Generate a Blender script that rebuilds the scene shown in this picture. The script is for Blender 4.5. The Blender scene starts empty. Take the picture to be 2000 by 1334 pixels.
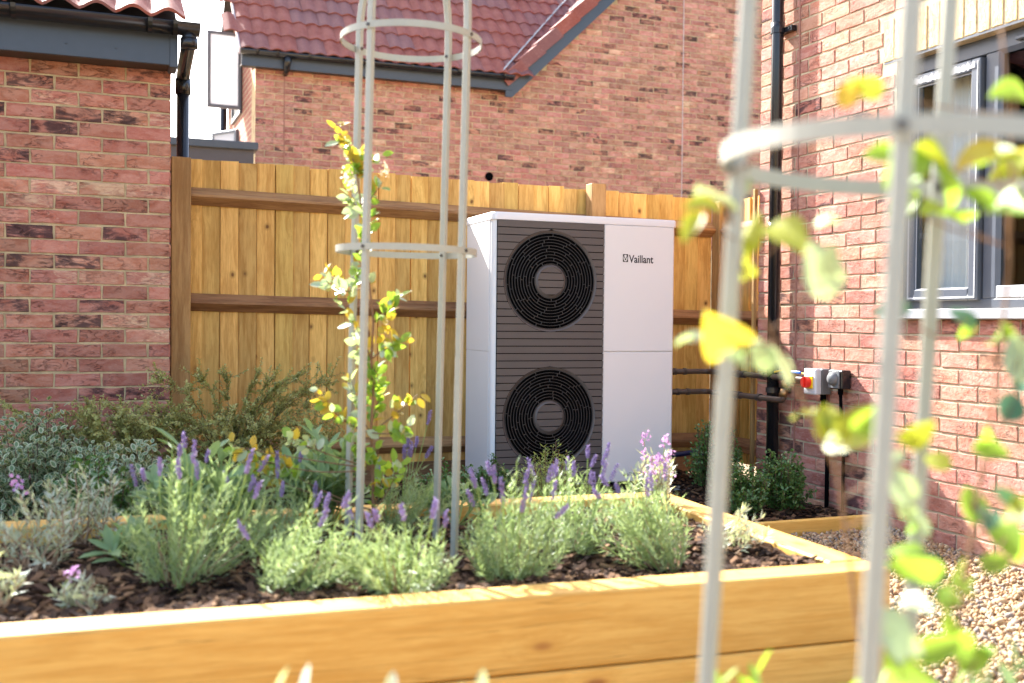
import bpy, math, random
import numpy as np
from mathutils import Vector, Matrix
R_ = math.radians
SC = bpy.context.scene
COL = SC.collection

# ------------------------------------------------------------------ camera
YAW, PITCH, ROLL, CAM_Z = R_(21.5), math.atan(38 / 2085.0), 0.0095, 0.985
cam = bpy.data.cameras.new('camera')
cam_o = bpy.data.objects.new('camera', cam)
COL.objects.link(cam_o)
cam.sensor_width = 36.0
cam.lens = 2085.0 / 2000.0 * 36.0
cam.clip_start, cam.clip_end = 0.05, 3000
cam_o.matrix_world = (Matrix.Translation((0, 0, CAM_Z)) @ Matrix.Rotation(-YAW, 4, 'Z')
                      @ Matrix.Rotation(math.pi / 2 - PITCH, 4, 'X') @ Matrix.Rotation(ROLL, 4, 'Z'))
cam.dof.use_dof = True
cam.dof.focus_distance = 5.9
cam.dof.aperture_fstop = 2.3
SC.camera = cam_o

# ------------------------------------------------------------------ sky, sun, exposure
SUN_AZ, SUN_EL = R_(18.0), R_(38.6)          # behind the fence, a little to the left
world = bpy.data.worlds.new('World')
SC.world = world
world.use_nodes = True
wn = world.node_tree
sky = wn.nodes.new('ShaderNodeTexSky')
sky.sky_type = 'NISHITA'
sky.sun_disc = False
sky.sun_elevation = SUN_EL
sky.sun_rotation = -SUN_AZ
sky.dust_density = 3.0
sky.ozone_density = 0.6
bg = wn.nodes['Background']
wn.links.new(sky.outputs[0], bg.inputs[0])
bg.inputs[1].default_value = 0.13
sun = bpy.data.lights.new('sun', 'SUN')
sun.energy = 4.8
sun.angle = R_(0.53)
sun.color = (1.0, 0.975, 0.935)
sun_o = bpy.data.objects.new('sun', sun)
COL.objects.link(sun_o)
sdir = Vector((math.sin(SUN_AZ) * math.cos(SUN_EL), -math.cos(SUN_AZ) * math.cos(SUN_EL), -math.sin(SUN_EL)))
sun_o.rotation_euler = sdir.to_track_quat('-Z', 'Y').to_euler()
sun_o.location = (-3, 9, 9)
SC.view_settings.view_transform = 'Standard'
SC.view_settings.look = 'None'
SC.view_settings.gamma = 1.0
SC.view_settings.exposure = 2.37
SC.render.engine = 'CYCLES'
SC.cycles.use_denoising = True
SC.cycles.max_bounces = 8
SC.cycles.diffuse_bounces = 4
SC.cycles.transparent_max_bounces = 12
SC.cycles.caustics_reflective = False
SC.cycles.caustics_refractive = False
SC.cycles.sample_clamp_indirect = 6.0

# ------------------------------------------------------------------ helpers: objects
def link(o):
    COL.objects.link(o)
    return o

def tag(o, label=None, cat=None, group=None, kind=None):
    if label: o['label'] = label
    if cat: o['category'] = cat
    if group: o['group'] = group
    if kind: o['kind'] = kind
    return o

def thing(name, label, cat, loc=(0, 0, 0), group=None):
    o = bpy.data.objects.new(name, None)
    o.empty_display_size = 0.1
    o.location = loc
    link(o)
    return tag(o, label, cat, group)

def setp(o, parent):
    """parent keeps the child's own coordinates as world coordinates (parents carry a pure translation)"""
    if parent is not None:
        o.parent = parent
        if parent.type == 'EMPTY':
            o.matrix_parent_inverse = Matrix.Translation(-Vector(parent.location))
        elif parent.type == 'MESH' and parent.get('_m') is not None:
            o.matrix_parent_inverse = Matrix(np.array(parent['_m']).reshape(4, 4).tolist()).inverted()
    return o

class Geo:
    """collects vertices and faces; build() links them as ONE mesh object"""
    def __init__(s):
        s.v, s.f, s.n = [], [], 0

    def add(s, V, F, mat=0):
        V = np.asarray(V, dtype=np.float64).reshape(-1, 3)
        F = np.asarray(F, dtype=np.int64)
        s.v.append(V)
        s.f.append((F + s.n, mat))
        s.n += len(V)
        return s

    def poly(s, V, polys, mat=0):
        V = np.asarray(V, dtype=np.float64).reshape(-1, 3)
        s.v.append(V)
        by = {}
        for p in polys:
            by.setdefault(len(p), []).append(p)
        for k in by:
            s.f.append((np.array(by[k]) + s.n, mat))
        s.n += len(V)
        return s

    def box(s, x0, x1, y0, y1, z0, z1, mat=0, b=0.0, M=None):
        if b <= 0:
            V = [(x, y, z) for x in (x0, x1) for y in (y0, y1) for z in (z0, z1)]
            P = [(0, 1, 3, 2), (4, 6, 7, 5), (0, 4, 5, 1), (2, 3, 7, 6), (0, 2, 6, 4), (1, 5, 7, 3)]
        else:
            V, idx = [], {}
            lo, hi = (x0, y0, z0), (x1, y1, z1)
            for sg in [(a, c, d) for a in (0, 1) for c in (0, 1) for d in (0, 1)]:
                for ax in range(3):          # vertex lying on the face normal to ax
                    p = []
                    for k in range(3):
                        val = hi[k] if sg[k] else lo[k]
                        if k != ax:
                            val += -b if sg[k] else b
                        p.append(val)
                    idx[(sg, ax)] = len(V)
                    V.append(p)
            P = []
            def q(*k): return idx[k]
            for ax in range(3):
                o1, o2 = [k for k in range(3) if k != ax]
                for e in (0, 1):
                    c = []
                    for (a, d) in ((0, 0), (1, 0), (1, 1), (0, 1)):
                        sg = [0, 0, 0]; sg[ax] = e; sg[o1] = a; sg[o2] = d
                        c.append(idx[(tuple(sg), ax)])
                    P.append(tuple(c))
                # edges parallel to ax
                for a in (0, 1):
                    for d in (0, 1):
                        s0 = [0, 0, 0]; s0[o1] = a; s0[o2] = d
                        s1 = list(s0); s1[ax] = 1
                        s0, s1 = tuple(s0), tuple(s1)
                        P.append((idx[(s0, o1)], idx[(s1, o1)], idx[(s1, o2)], idx[(s0, o2)]))
            for sg in [(a, c, d) for a in (0, 1) for c in (0, 1) for d in (0, 1)]:
                P.append((idx[(sg, 0)], idx[(sg, 1)], idx[(sg, 2)]))
        V = np.array(V, dtype=np.float64)
        if M is not None:
            V = V @ np.array(M.to_3x3()).T + np.array(M.translation)
        return s.poly(V, P, mat)

    def tube(s, pts, r, n=8, mat=0, cap=True):
        pts = np.array(pts, dtype=np.float64)
        rr = np.full(len(pts), r) if np.isscalar(r) else np.array(r, dtype=np.float64)
        T = np.gradient(pts, axis=0)
        T /= np.linalg.norm(T, axis=1)[:, None] + 1e-12
        ref = np.array([0, 0, 1.0]) if abs(T[0][2]) < 0.9 else np.array([1.0, 0, 0])
        u = np.cross(T[0], ref); u /= np.linalg.norm(u)
        rings = []
        ang = np.linspace(0, 2 * math.pi, n, endpoint=False)
        for i in range(len(pts)):
            u = u - T[i] * np.dot(u, T[i]); u /= np.linalg.norm(u) + 1e-12
            w = np.cross(T[i], u)
            rings.append(pts[i] + rr[i] * (np.cos(ang)[:, None] * u + np.sin(ang)[:, None] * w))
        V = np.concatenate(rings)
        P = []
        for i in range(len(pts) - 1):
            for k in range(n):
                a, b2 = i * n + k, i * n + (k + 1) % n
                P.append((a, b2, b2 + n, a + n))
        if cap:
            P.append(tuple(range(n))[::-1])
            P.append(tuple((len(pts) - 1) * n + k for k in range(n)))
        return s.poly(V, P, mat)

    def prism(s, poly, axis, a0, a1, mat=0):
        """extrude a 2D polygon (list of 2-tuples) along an axis; the 2 coords fill the other two axes in order"""
        o = [k for k in range(3) if k != axis]
        V = []
        for a in (a0, a1):
            for p in poly:
                c = [0, 0, 0]; c[axis] = a; c[o[0]] = p[0]; c[o[1]] = p[1]
                V.append(c)
        n = len(poly)
        P = [tuple(range(n)), tuple(range(2 * n - 1, n - 1, -1))]
        P += [(k, (k + 1) % n, n + (k + 1) % n, n + k) for k in range(n)]
        return s.poly(V, P, mat)

    def mesh(s, name, mats, smooth=False):
        V = np.concatenate(s.v)
        me = bpy.data.meshes.new(name)
        me.vertices.add(len(V))
        me.vertices.foreach_set('co', V.astype(np.float32).ravel())
        tot = sum(F.size for F, m in s.f)
        cnt = sum(len(F) for F, m in s.f)
        me.loops.add(tot)
        me.polygons.add(cnt)
        me.loops.foreach_set('vertex_index', np.concatenate([F.ravel() for F, m in s.f]).astype(np.int32))
        sizes = np.concatenate([np.full(len(F), F.shape[1]) for F, m in s.f])
        me.polygons.foreach_set('loop_start', (np.cumsum(sizes) - sizes).astype(np.int32))
        me.polygons.foreach_set('material_index', np.concatenate([np.full(len(F), m) for F, m in s.f]).astype(np.int32))
        me.polygons.foreach_set('use_smooth', np.full(cnt, bool(smooth), dtype=bool))
        me.update(calc_edges=True)
        me.validate()
        for m in (mats if isinstance(mats, (list, tuple)) else [mats]):
            me.materials.append(m)
        return me

    def build(s, name, mats, parent=None, smooth=False, fix=True):
        me = s.mesh(name, mats, smooth)
        if fix:
            import bmesh
            bm = bmesh.new(); bm.from_mesh(me)
            bmesh.ops.recalc_face_normals(bm, faces=bm.faces)
            bm.to_mesh(me); bm.free()
        o = link(bpy.data.objects.new(name, me))
        return setp(o, parent)

def inst(name, me, parent, loc, rot=(0, 0, 0), scale=None):
    o = bpy.data.objects.new(name, me)
    COL.objects.link(o)
    o.location = loc
    o.rotation_euler = rot
    if scale: o.scale = scale
    return setp(o, parent)

def fixmesh(me):
    import bmesh
    bm = bmesh.new(); bm.from_mesh(me)
    bmesh.ops.recalc_face_normals(bm, faces=bm.faces)
    bm.to_mesh(me); bm.free()
    return me

# ------------------------------------------------------------------ helpers: materials
class NT:
    def __init__(s, name):
        s.m = bpy.data.materials.new(name)
        s.m.use_nodes = True
        s.t = s.m.node_tree
        s.t.nodes.clear()
        s.out = s.n('ShaderNodeOutputMaterial')

    def n(s, typ, ins=None, **props):
        nd = s.t.nodes.new(typ)
        for k, v in props.items():
            setattr(nd, k, v)
        for k, v in (ins or {}).items():
            sock = nd.inputs[k]
            if isinstance(v, bpy.types.NodeSocket):
                s.t.links.new(v, sock)
            else:
                if isinstance(v, (tuple, list)) and sock.type == 'RGBA' and len(v) == 3:
                    v = (*v, 1)
                sock.default_value = v
        return nd

    def math(s, op, a, b=None, c=None, clamp=False):
        d = {0: a}
        if b is not None: d[1] = b
        if c is not None: d[2] = c
        nd = s.n('ShaderNodeMath', d, operation=op)
        nd.use_clamp = clamp
        return nd.outputs[0]

    def mix(s, f, a, b, mode='MIX'):
        nd = s.n('ShaderNodeMix', data_type='RGBA', blend_type=mode)
        for k, v in ((0, f), (6, a), (7, b)):
            if isinstance(v, bpy.types.NodeSocket):
                s.t.links.new(v, nd.inputs[k])
            else:
                nd.inputs[k].default_value = (*v, 1) if isinstance(v, (tuple, list)) and len(v) == 3 else v
        return nd.outputs[2]

    def smooth(s, x, lo, hi):
        nd = s.n('ShaderNodeMapRange', {0: x, 1: lo, 2: hi, 3: 0.0, 4: 1.0}, interpolation_type='SMOOTHSTEP')
        return nd.outputs[0]

    def rnd(s):
        a = s.n('ShaderNodeObjectInfo').outputs['Random']
        b = s.n('ShaderNodeNewGeometry').outputs['Random Per Island']
        return s.math('FRACT', s.math('ADD', a, b))

    def rnd2(s, r, k):
        return s.math('FRACT', s.math('MULTIPLY', r, k))

    def coords(s, r=None, scale=(1, 1, 1), kind='Object'):
        c = s.n('ShaderNodeTexCoord').outputs[kind]
        if r is not None:
            off = s.n('ShaderNodeCombineXYZ', {0: s.math('MULTIPLY', r, 91.7), 1: s.math('MULTIPLY', r, 37.3), 2: s.math('MULTIPLY', r, 63.1)}).outputs[0]
            c = s.n('ShaderNodeVectorMath', {0: c, 1: off}, operation='ADD').outputs[0]
        return s.n('ShaderNodeMapping', {0: c, 3: scale}).outputs[0]

    def noise(s, c, scale, detail=3.0, rough=0.55, dist=0.0):
        return s.n('ShaderNodeTexNoise', {'Vector': c, 'Scale': scale, 'Detail': detail, 'Roughness': rough, 'Distortion': dist}).outputs[0]

    def bump(s, h, strength=0.3, dist=0.01):
        return s.n('ShaderNodeBump', {'Strength': strength, 'Distance': dist, 'Height': h}).outputs[0]

    def pbr(s, col, rough=0.6, normal=None, spec=0.4, metal=0.0, **kw):
        d = {'Base Color': col, 'Roughness': rough, 'Specular IOR Level': spec, 'Metallic': metal}
        if normal is not None: d['Normal'] = normal
        d.update(kw)
        return s.n('ShaderNodeBsdfPrincipled', d).outputs[0]

    def done(s, sh):
        s.t.links.new(sh, s.out.inputs[0])
        return s.m

def m_plain(name, col, rough=0.5, spec=0.4, metal=0.0, var=0.08, scale=20.0, bump=0.0):
    t = NT(name)
    c = t.coords()
    n = t.noise(c, scale, 4)
    f = t.math('MULTIPLY_ADD', n, 2 * var, 1 - var)
    colr = t.mix(1.0, col, t.n('ShaderNodeCombineColor', {0: f, 1: f, 2: f}).outputs[0], 'MULTIPLY')
    nr = t.bump(t.noise(c, scale * 6, 3), bump, 0.002) if bump else None
    return t.done(t.pbr(colr, rough, nr, spec, metal))

def m_brick(name, kind, tint=(1, 1, 1), wash=0.0):
    t = NT(name)
    r = t.rnd()
    c = t.coords(r)
    cs = t.coords(r, (1.0, 1.0, 2.6))
    red, pink = (0.385, 0.115, 0.070), (0.490, 0.210, 0.148)
    red = tuple(a * b for a, b in zip(red, tint)); pink = tuple(a * b for a, b in zip(pink, tint))
    n1 = t.noise(cs, 9, 4, 0.6, 0.6)
    col = t.mix(t.smooth(n1, 0.32, 0.68), red, pink)
    col = t.mix(t.math('MULTIPLY', t.smooth(t.noise(t.coords(r, (1.0, 1.0, 2.0)), 30, 6, 0.75, 0.6), 0.42, 0.72), 0.32), col, (0.50, 0.27, 0.20))
    if wash:
        col = t.mix(t.math('MULTIPLY', t.smooth(t.noise(cs, 22, 4, 0.65, 1.0), 0.45, 0.8), wash), col, (0.62, 0.42, 0.34))
    # fine creases dragged along the length of the brick
    cr = t.noise(t.coords(r, (1.0, 1.0, 3.4)), 11, 5, 0.62, 1.1)
    line = t.math('SUBTRACT', 1.0, t.smooth(t.math('ABSOLUTE', t.math('SUBTRACT', cr, 0.5)), 0.0, 0.024))
    patch = t.smooth(t.noise(c, 7, 2), 0.45, 0.65)
    sep = t.n('ShaderNodeSeparateXYZ', {0: t.n('ShaderNodeTexCoord').outputs['Object']})
    if kind == 'dark':
        blotch = t.noise(t.coords(r, (1.0, 1.0, 3.0)), 9, 7, 0.72, 0.9)
        big = t.noise(t.coords(r, (1.0, 1.0, 1.6)), 8, 2, 0.5)
        f = t.smooth(t.math('ADD', t.math('MULTIPLY', blotch, 0.6), t.math('MULTIPLY', big, 0.4)), 0.44, 0.57)
        col = t.mix(t.math('MULTIPLY', f, 0.85), col, (0.050, 0.030, 0.034))
        col = t.mix(t.math('MULTIPLY', t.math('MULTIPLY', line, patch), 0.7), col, (0.03, 0.02, 0.022))
    elif kind == 'cream':
        st = t.noise(t.coords(r, (1.0, 1.0, 3.6)), 11, 7, 0.75, 1.0)
        big = t.noise(t.coords(r, (1.0, 1.0, 1.6)), 7, 2, 0.5)
        f = t.smooth(t.math('ADD', t.math('MULTIPLY', st, 0.65), t.math('MULTIPLY', big, 0.35)), 0.46, 0.60)
        col = t.mix(t.math('MULTIPLY', f, 0.78), col, (0.66, 0.42, 0.27))
    else:
        f = t.math('MULTIPLY', line, patch)
        col = t.mix(t.math('MULTIPLY', f, 0.65), col, (0.085, 0.034, 0.028))
        st = t.noise(t.coords(r, (1.0, 1.0, 3.0)), 24, 4, 0.6, 1.5)
        col = t.mix(t.math('MULTIPLY', t.smooth(st, 0.60, 0.74), 0.35), col, (0.58, 0.36, 0.26))
    v = t.math('MULTIPLY_ADD', t.rnd2(r, 17.31), 0.42, 0.80)
    hs = t.n('ShaderNodeHueSaturation', {'Hue': t.math('MULTIPLY_ADD', t.rnd2(r, 7.77), 0.022, 0.494), 'Saturation': 0.93, 'Value': v, 'Color': col}).outputs[0]
    h = t.math('SUBTRACT', t.noise(c, 60, 4, 0.7), t.math('MULTIPLY', t.math('MULTIPLY', line, patch), 0.9))
    return t.done(t.pbr(hs, 0.92, t.bump(h, 0.8, 0.007), 0.15))

def m_mortar(name, col):
    t = NT(name)
    c = t.coords()
    n = t.noise(c, 9, 5, 0.65)
    n2 = t.noise(c, 240, 3, 0.7)
    a = tuple(x * 0.72 for x in col); b = tuple(min(1, x * 1.18) for x in col)
    cc = t.mix(t.smooth(n, 0.3, 0.7), a, b)
    cc = t.mix(t.math('MULTIPLY', t.smooth(n2, 0.45, 0.7), 0.35), cc, tuple(x * 0.55 for x in col))
    return t.done(t.pbr(cc, 0.95, t.bump(t.math('ADD', n2, n), 0.9, 0.004), 0.1))

def m_wood(name, light, dark, axis='Z', knots=0.8, rough=0.7, grain=1.0, weather=0.0, kd=(0.10, 0.035, 0.012)):
    """sawn softwood: stretched grain along axis, growth bands, scattered knots"""
    t = NT(name)
    r = t.rnd()
    st = {'X': (0.10, 1, 1), 'Y': (1, 0.10, 1), 'Z': (1, 1, 0.10)}[axis]
    kn = {'X': (0.42, 1, 1), 'Y': (1, 0.42, 1), 'Z': (1, 1, 0.42)}[axis]
    c = t.coords(r, st)
    kc = t.coords(r, kn)
    vor = t.n('ShaderNodeTexVoronoi', {'Vector': kc, 'Scale': 7.5, 'Randomness': 1.0})
    kdist = vor.outputs['Distance']
    keep = t.math('GREATER_THAN', t.n('ShaderNodeSeparateColor', {0: vor.outputs['Color']}).outputs[0], 1 - 0.5 * knots)
    near = t.math('MULTIPLY', t.math('SUBTRACT', 1.0, t.smooth(kdist, 0.0, 0.42)), keep)
    warp = t.n('ShaderNodeVectorMath', {0: c, 1: t.n('ShaderNodeCombineXYZ', {0: t.math('MULTIPLY', near, 0.020), 1: t.math('MULTIPLY', near, 0.02), 2: t.math('MULTIPLY', near, 0.02)}).outputs[0]}, operation='ADD').outputs[0]
    g1 = t.noise(warp, 46, 4, 0.6, 0.4)
    g2 = t.noise(warp, 190, 3, 0.6)
    g3 = t.noise(warp, 12, 3, 0.5, 0.8)
    f = t.math('ADD', t.math('MULTIPLY', g1, 0.55), t.math('ADD', t.math('MULTIPLY', g2, 0.22), t.math('MULTIPLY', g3, 0.35)))
    col = t.mix(t.math('MULTIPLY', t.smooth(f, 0.42, 0.72), grain), light, dark)
    if weather:
        col = t.mix(t.math('MULTIPLY', t.smooth(t.noise(t.coords(r, st), 5, 4), 0.45, 0.72), weather), col, tuple(x * 0.45 for x in dark))
    k = t.math('MULTIPLY', t.math('SUBTRACT', 1.0, t.smooth(kdist, 0.045, 0.15)), keep)
    halo = t.math('MULTIPLY', t.math('SUBTRACT', 1.0, t.smooth(kdist, 0.1, 0.33)), keep)
    col = t.mix(t.math('MULTIPLY', halo, 0.35), col, dark)
    col = t.mix(t.math('MULTIPLY', k, 0.85), col, kd)
    if 0.6 < knots < 0.7:                     # drying checks and darker growth lines in the heavy timbers
        sx = {'X': (0.022, 1, 1), 'Y': (1, 0.022, 1), 'Z': (1, 1, 0.022)}[axis]
        ck = t.noise(t.coords(r, sx), 26, 3, 0.5, 0.2)
        on = t.smooth(t.noise(t.coords(r, {'X': (0.3, 1, 1), 'Y': (1, 0.3, 1), 'Z': (1, 1, 0.3)}[axis]), 5, 2), 0.50, 0.62)
        cl = t.math('MULTIPLY', t.math('SUBTRACT', 1.0, t.smooth(t.math('ABSOLUTE', t.math('SUBTRACT', ck, 0.5)), 0.0, 0.009)), on)
        col = t.mix(t.math('MULTIPLY', cl, 0.7), col, tuple(x * 0.35 for x in dark))
        wv = t.noise(t.coords(r, sx), 75, 3, 0.6, 0.3)
        col = t.mix(t.math('MULTIPLY', t.smooth(wv, 0.5, 0.66), 0.35), col, tuple(x * 0.78 for x in dark))
    if knots > 0.7:
        kk = {'X': (0.75, 1, 1), 'Y': (1, 0.75, 1), 'Z': (1, 1, 0.75)}[axis]
        v2 = t.n('ShaderNodeTexVoronoi', {'Vector': t.coords(r, kk), 'Scale': 10.5, 'Randomness': 1.0})
        kp = t.math('GREATER_THAN', t.n('ShaderNodeSeparateColor', {0: v2.outputs['Color']}).outputs[1], 0.45)
        wob = t.math('ADD', v2.outputs['Distance'], t.math('MULTIPLY_ADD', t.noise(t.coords(r), 70, 2), 0.05, -0.025))
        col = t.mix(t.math('MULTIPLY', t.math('MULTIPLY', t.math('SUBTRACT', 1.0, t.smooth(wob, 0.10, 0.24)), kp), 0.55), col, tuple(x * 0.6 for x in dark))
        col = t.mix(t.math('MULTIPLY', t.math('MULTIPLY', t.math('SUBTRACT', 1.0, t.smooth(wob, 0.05, 0.125)), kp), 0.8), col, kd)
    v = t.math('MULTIPLY_ADD', t.rnd2(r, 13.7), 0.46, 0.76)
    col = t.n('ShaderNodeHueSaturation', {'Hue': t.math('MULTIPLY_ADD', t.rnd2(r, 5.3), 0.012, 0.494), 'Saturation': 1.0, 'Value': v, 'Color': col}).outputs[0]
    return t.done(t.pbr(col, rough, t.bump(t.math('ADD', g1, g2), 0.25, 0.002), 0.25))

def m_leaf(name, a, b, trans=0.38, rough=0.45, spec=0.4, tcol=None):
    t = NT(name)
    r = t.rnd()
    n = t.noise(t.coords(), 30, 2)
    col = t.mix(t.math('ADD', t.math('MULTIPLY', r, 0.8), t.math('MULTIPLY', n, 0.25), clamp=True), a, b)
    p = t.pbr(col, rough, t.bump(t.noise(t.coords(), 220, 2), 0.2, 0.002), spec)
    tc = t.mix(0.5, col, tcol) if tcol else t.mix(1.0, col, (1.5, 1.5, 0.8), 'MULTIPLY')
    tr = t.n('ShaderNodeBsdfTranslucent', {0: tc}).outputs[0]
    ms = t.n('ShaderNodeMixShader', {0: trans, 1: p, 2: tr}).outputs[0]
    return t.done(ms)

def m_scatter(name, cols, rough=0.9, spec=0.2, bumpk=0.4, fine=90):
    """colour picked per island from a palette"""
    t = NT(name)
    r = t.rnd()
    ramp = t.n('ShaderNodeValToRGB', {0: r})
    cr = ramp.color_ramp
    cr.interpolation = 'CONSTANT'
    cr.elements[0].color = (*cols[0], 1)
    cr.elements[1].position = 1.0 / len(cols)
    cr.elements[1].color = (*cols[1], 1)
    for i in range(2, len(cols)):
        e = cr.elements.new(i / len(cols))
        e.color = (*cols[i], 1)
    n = t.noise(t.coords(), fine, 4, 0.6)
    f = t.math('MULTIPLY_ADD', n, 0.8, 0.6)
    col = t.mix(1.0, ramp.outputs[0], t.n('ShaderNodeCombineColor', {0: f, 1: f, 2: f}).outputs[0], 'MULTIPLY')
    return t.done(t.pbr(col, rough, t.bump(n, bumpk, 0.004), spec))

M = {}
M['b_red'] = m_brick('brick_red', 'red', (0.90, 0.86, 0.86))
M['b_dark'] = m_brick('brick_dark_streaked', 'dark')
M['b_cream'] = m_brick('brick_cream_streaked', 'cream')
M['f_red'] = m_brick('far_brick_red', 'red', (0.98, 1.02, 1.08), 0.5)
M['h_red'] = m_brick('house_brick_red', 'red', (0.98, 1.0, 1.05), 0.45)
M['mortar'] = m_mortar('mortar_buff', (0.50, 0.385, 0.225))
M['mortar_h'] = m_mortar('mortar_pale', (0.52, 0.43, 0.295))
M['cream_brick'] = m_mortar('cream_brick', (0.66, 0.50, 0.27))
def m_cream():
    t = NT('cream_soldier_brick')
    r = t.rnd()
    c = t.coords(r, (3.0, 3.0, 1.0))
    n = t.noise(c, 9, 5, 0.65, 0.8)
    col = t.mix(t.smooth(n, 0.3, 0.7), (0.60, 0.43, 0.21), (0.70, 0.56, 0.33))
    ln = t.math('SUBTRACT', 1.0, t.smooth(t.math('ABSOLUTE', t.math('SUBTRACT', t.noise(c, 14, 4, 0.6, 1.2), 0.5)), 0.0, 0.03))
    col = t.mix(t.math('MULTIPLY', ln, 0.4), col, (0.30, 0.19, 0.08))
    return t.done(t.pbr(col, 0.9, t.bump(t.math('SUBTRACT', t.noise(t.coords(r), 70, 4), ln), 0.7, 0.005), 0.15))
M['cream_soldier'] = m_cream()
M['black_pvc'] = m_plain('black_gutter_plastic', (0.012, 0.012, 0.014), 0.25, 0.5, var=0.2)
M['fascia'] = m_plain('anthracite_fascia', (0.045, 0.055, 0.072), 0.4, 0.4, var=0.12)
M['soffit'] = m_plain('dark_soffit_board', (0.045, 0.035, 0.03), 0.5)
M['board'] = m_wood('fence_board_wood', (0.76, 0.475, 0.14), (0.50, 0.265, 0.06), 'Z', 0.9, weather=0.22)
M['post'] = m_wood('fence_post_wood', (0.47, 0.285, 0.11), (0.30, 0.16, 0.055), 'Z', 0.6, weather=0.4)
M['rail'] = m_wood('fence_rail_wood', (0.35, 0.195, 0.085), (0.19, 0.09, 0.038), 'X', 0.5, weather=0.3)
M['rail_y'] = m_wood('fence_rail_wood_return', (0.35, 0.195, 0.085), (0.19, 0.09, 0.038), 'Y', 0.5, weather=0.3)
M['sleeper'] = m_wood('bed_timber', (0.71, 0.44, 0.12), (0.59, 0.325, 0.07), 'X', 0.65, 0.6, 1.0, kd=(0.30, 0.11, 0.03))
M['sleeper_y'] = m_wood('bed_timber_side', (0.71, 0.44, 0.12), (0.59, 0.325, 0.07), 'Y', 0.65, 0.6, 1.0, kd=(0.30, 0.11, 0.03))
M['white_coat'] = m_plain('white_powder_coat', (0.74, 0.73, 0.725), 0.42, 0.4, var=0.015, scale=4)
M['slat'] = m_plain('charcoal_grille_plastic', (0.105, 0.092, 0.088), 0.55, 0.35, var=0.10, scale=9, bump=0.05)
M['ring'] = m_plain('dark_grille_ring', (0.034, 0.035, 0.037), 0.4, 0.45)
M['void'] = m_plain('fan_black', (0.003, 0.003, 0.0035), 0.9, 0.0)
M['print'] = m_plain('dark_print', (0.03, 0.026, 0.03), 0.5)
M['steel'] = m_plain('trellis_grey_green_paint', (0.335, 0.335, 0.285), 0.42, 0.45, 0.0, var=0.10, scale=35)
M['bolt'] = m_plain('bolt_dark', (0.07, 0.06, 0.055), 0.4, 0.5, 0.4)
M['soil'] = m_mortar('soil', (0.035, 0.022, 0.015))
M['bark'] = m_scatter('bark_chip', [(0.045, 0.022, 0.012), (0.085, 0.045, 0.025), (0.020, 0.011, 0.008), (0.13, 0.070, 0.036), (0.032, 0.017, 0.010), (0.20, 0.115, 0.060), (0.06, 0.032, 0.02)])
M['pebble'] = m_scatter('gravel_pebble', [(0.37, 0.245, 0.13), (0.42, 0.30, 0.175), (0.32, 0.19, 0.095), (0.45, 0.35, 0.23), (0.27, 0.20, 0.145), (0.39, 0.25, 0.125), (0.23, 0.195, 0.165), (0.41, 0.285, 0.16)], 0.8, 0.3, 0.3, 60)
M['film'] = m_leaf('white_film', (0.70, 0.70, 0.72), (0.74, 0.74, 0.75), 0.45, 0.5, 0.3, (0.85, 0.85, 0.88))
M['frame'] = m_plain('anthracite_window_frame', (0.080, 0.092, 0.115), 0.35, 0.45, var=0.08)
M['frame_sunlit'] = m_plain('sunlit_grey_frame', (0.30, 0.31, 0.335), 0.55, 0.3, var=0.35, scale=160)  # paler anthracite: sunlight on bevels and sill put into the colour
M['room'] = m_plain('dark_room', (0.03, 0.028, 0.026), 0.8)
M['curtain'] = m_plain('pale_curtain', (0.72, 0.71, 0.68), 0.8)
M['copper'] = m_plain('pipe_brown_insulation', (0.080, 0.052, 0.038), 0.5, 0.4, 0.0, var=0.25, scale=40)
M['brass'] = m_plain('worn_brass', (0.36, 0.22, 0.10), 0.35, 0.5, 0.8, var=0.2)
M['red_knob'] = m_plain('red_knob', (0.80, 0.035, 0.02), 0.35)
M['yellow'] = m_plain('yellow_plate', (0.90, 0.55, 0.01), 0.4)
M['blue'] = m_plain('blue_lever', (0.02, 0.13, 0.62), 0.4)
M['grey_box'] = m_plain('light_grey_plastic', (0.58, 0.58, 0.59), 0.4, var=0.03)
M['grey_mid'] = m_plain('mid_grey_plastic', (0.15, 0.155, 0.16), 0.4)
M['lead'] = m_plain('lead_flashing', (0.17, 0.18, 0.20), 0.5, 0.4)
M['sealant'] = m_plain('sealant_joint', (0.30, 0.14, 0.10), 0.7)
M['sealant2'] = m_plain('pale_sealant', (0.50, 0.40, 0.38), 0.7)
M['clad'] = m_plain('dark_cladding', (0.060, 0.055, 0.062), 0.5, 0.35, var=0.15)
M['blue_hose'] = m_plain('navy_hose', (0.012, 0.016, 0.07), 0.4)

def m_tile(name, dull=0.0):
    t = NT(name)
    r = t.rnd()
    c = t.coords(r)
    n = t.noise(c, 5, 4, 0.6)
    col = t.mix(t.smooth(n, 0.3, 0.75), (0.225, 0.058, 0.040), (0.30, 0.100, 0.074))
    g = t.smooth(t.rnd2(r, 11.3), 0.35, 0.95)
    col = t.mix(t.math('MULTIPLY', g, 0.55), col, (0.15, 0.092, 0.098))
    col = t.mix(t.math('MULTIPLY', t.smooth(t.noise(c, 40, 5, 0.7), 0.5, 0.75), 0.22), col, (0.46, 0.29, 0.24))
    return t.done(t.pbr(col, 0.75, t.bump(t.noise(c, 90, 4, 0.7), 0.35, 0.003), 0.22))
M['tile'] = m_tile('roof_tile_red')

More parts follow.
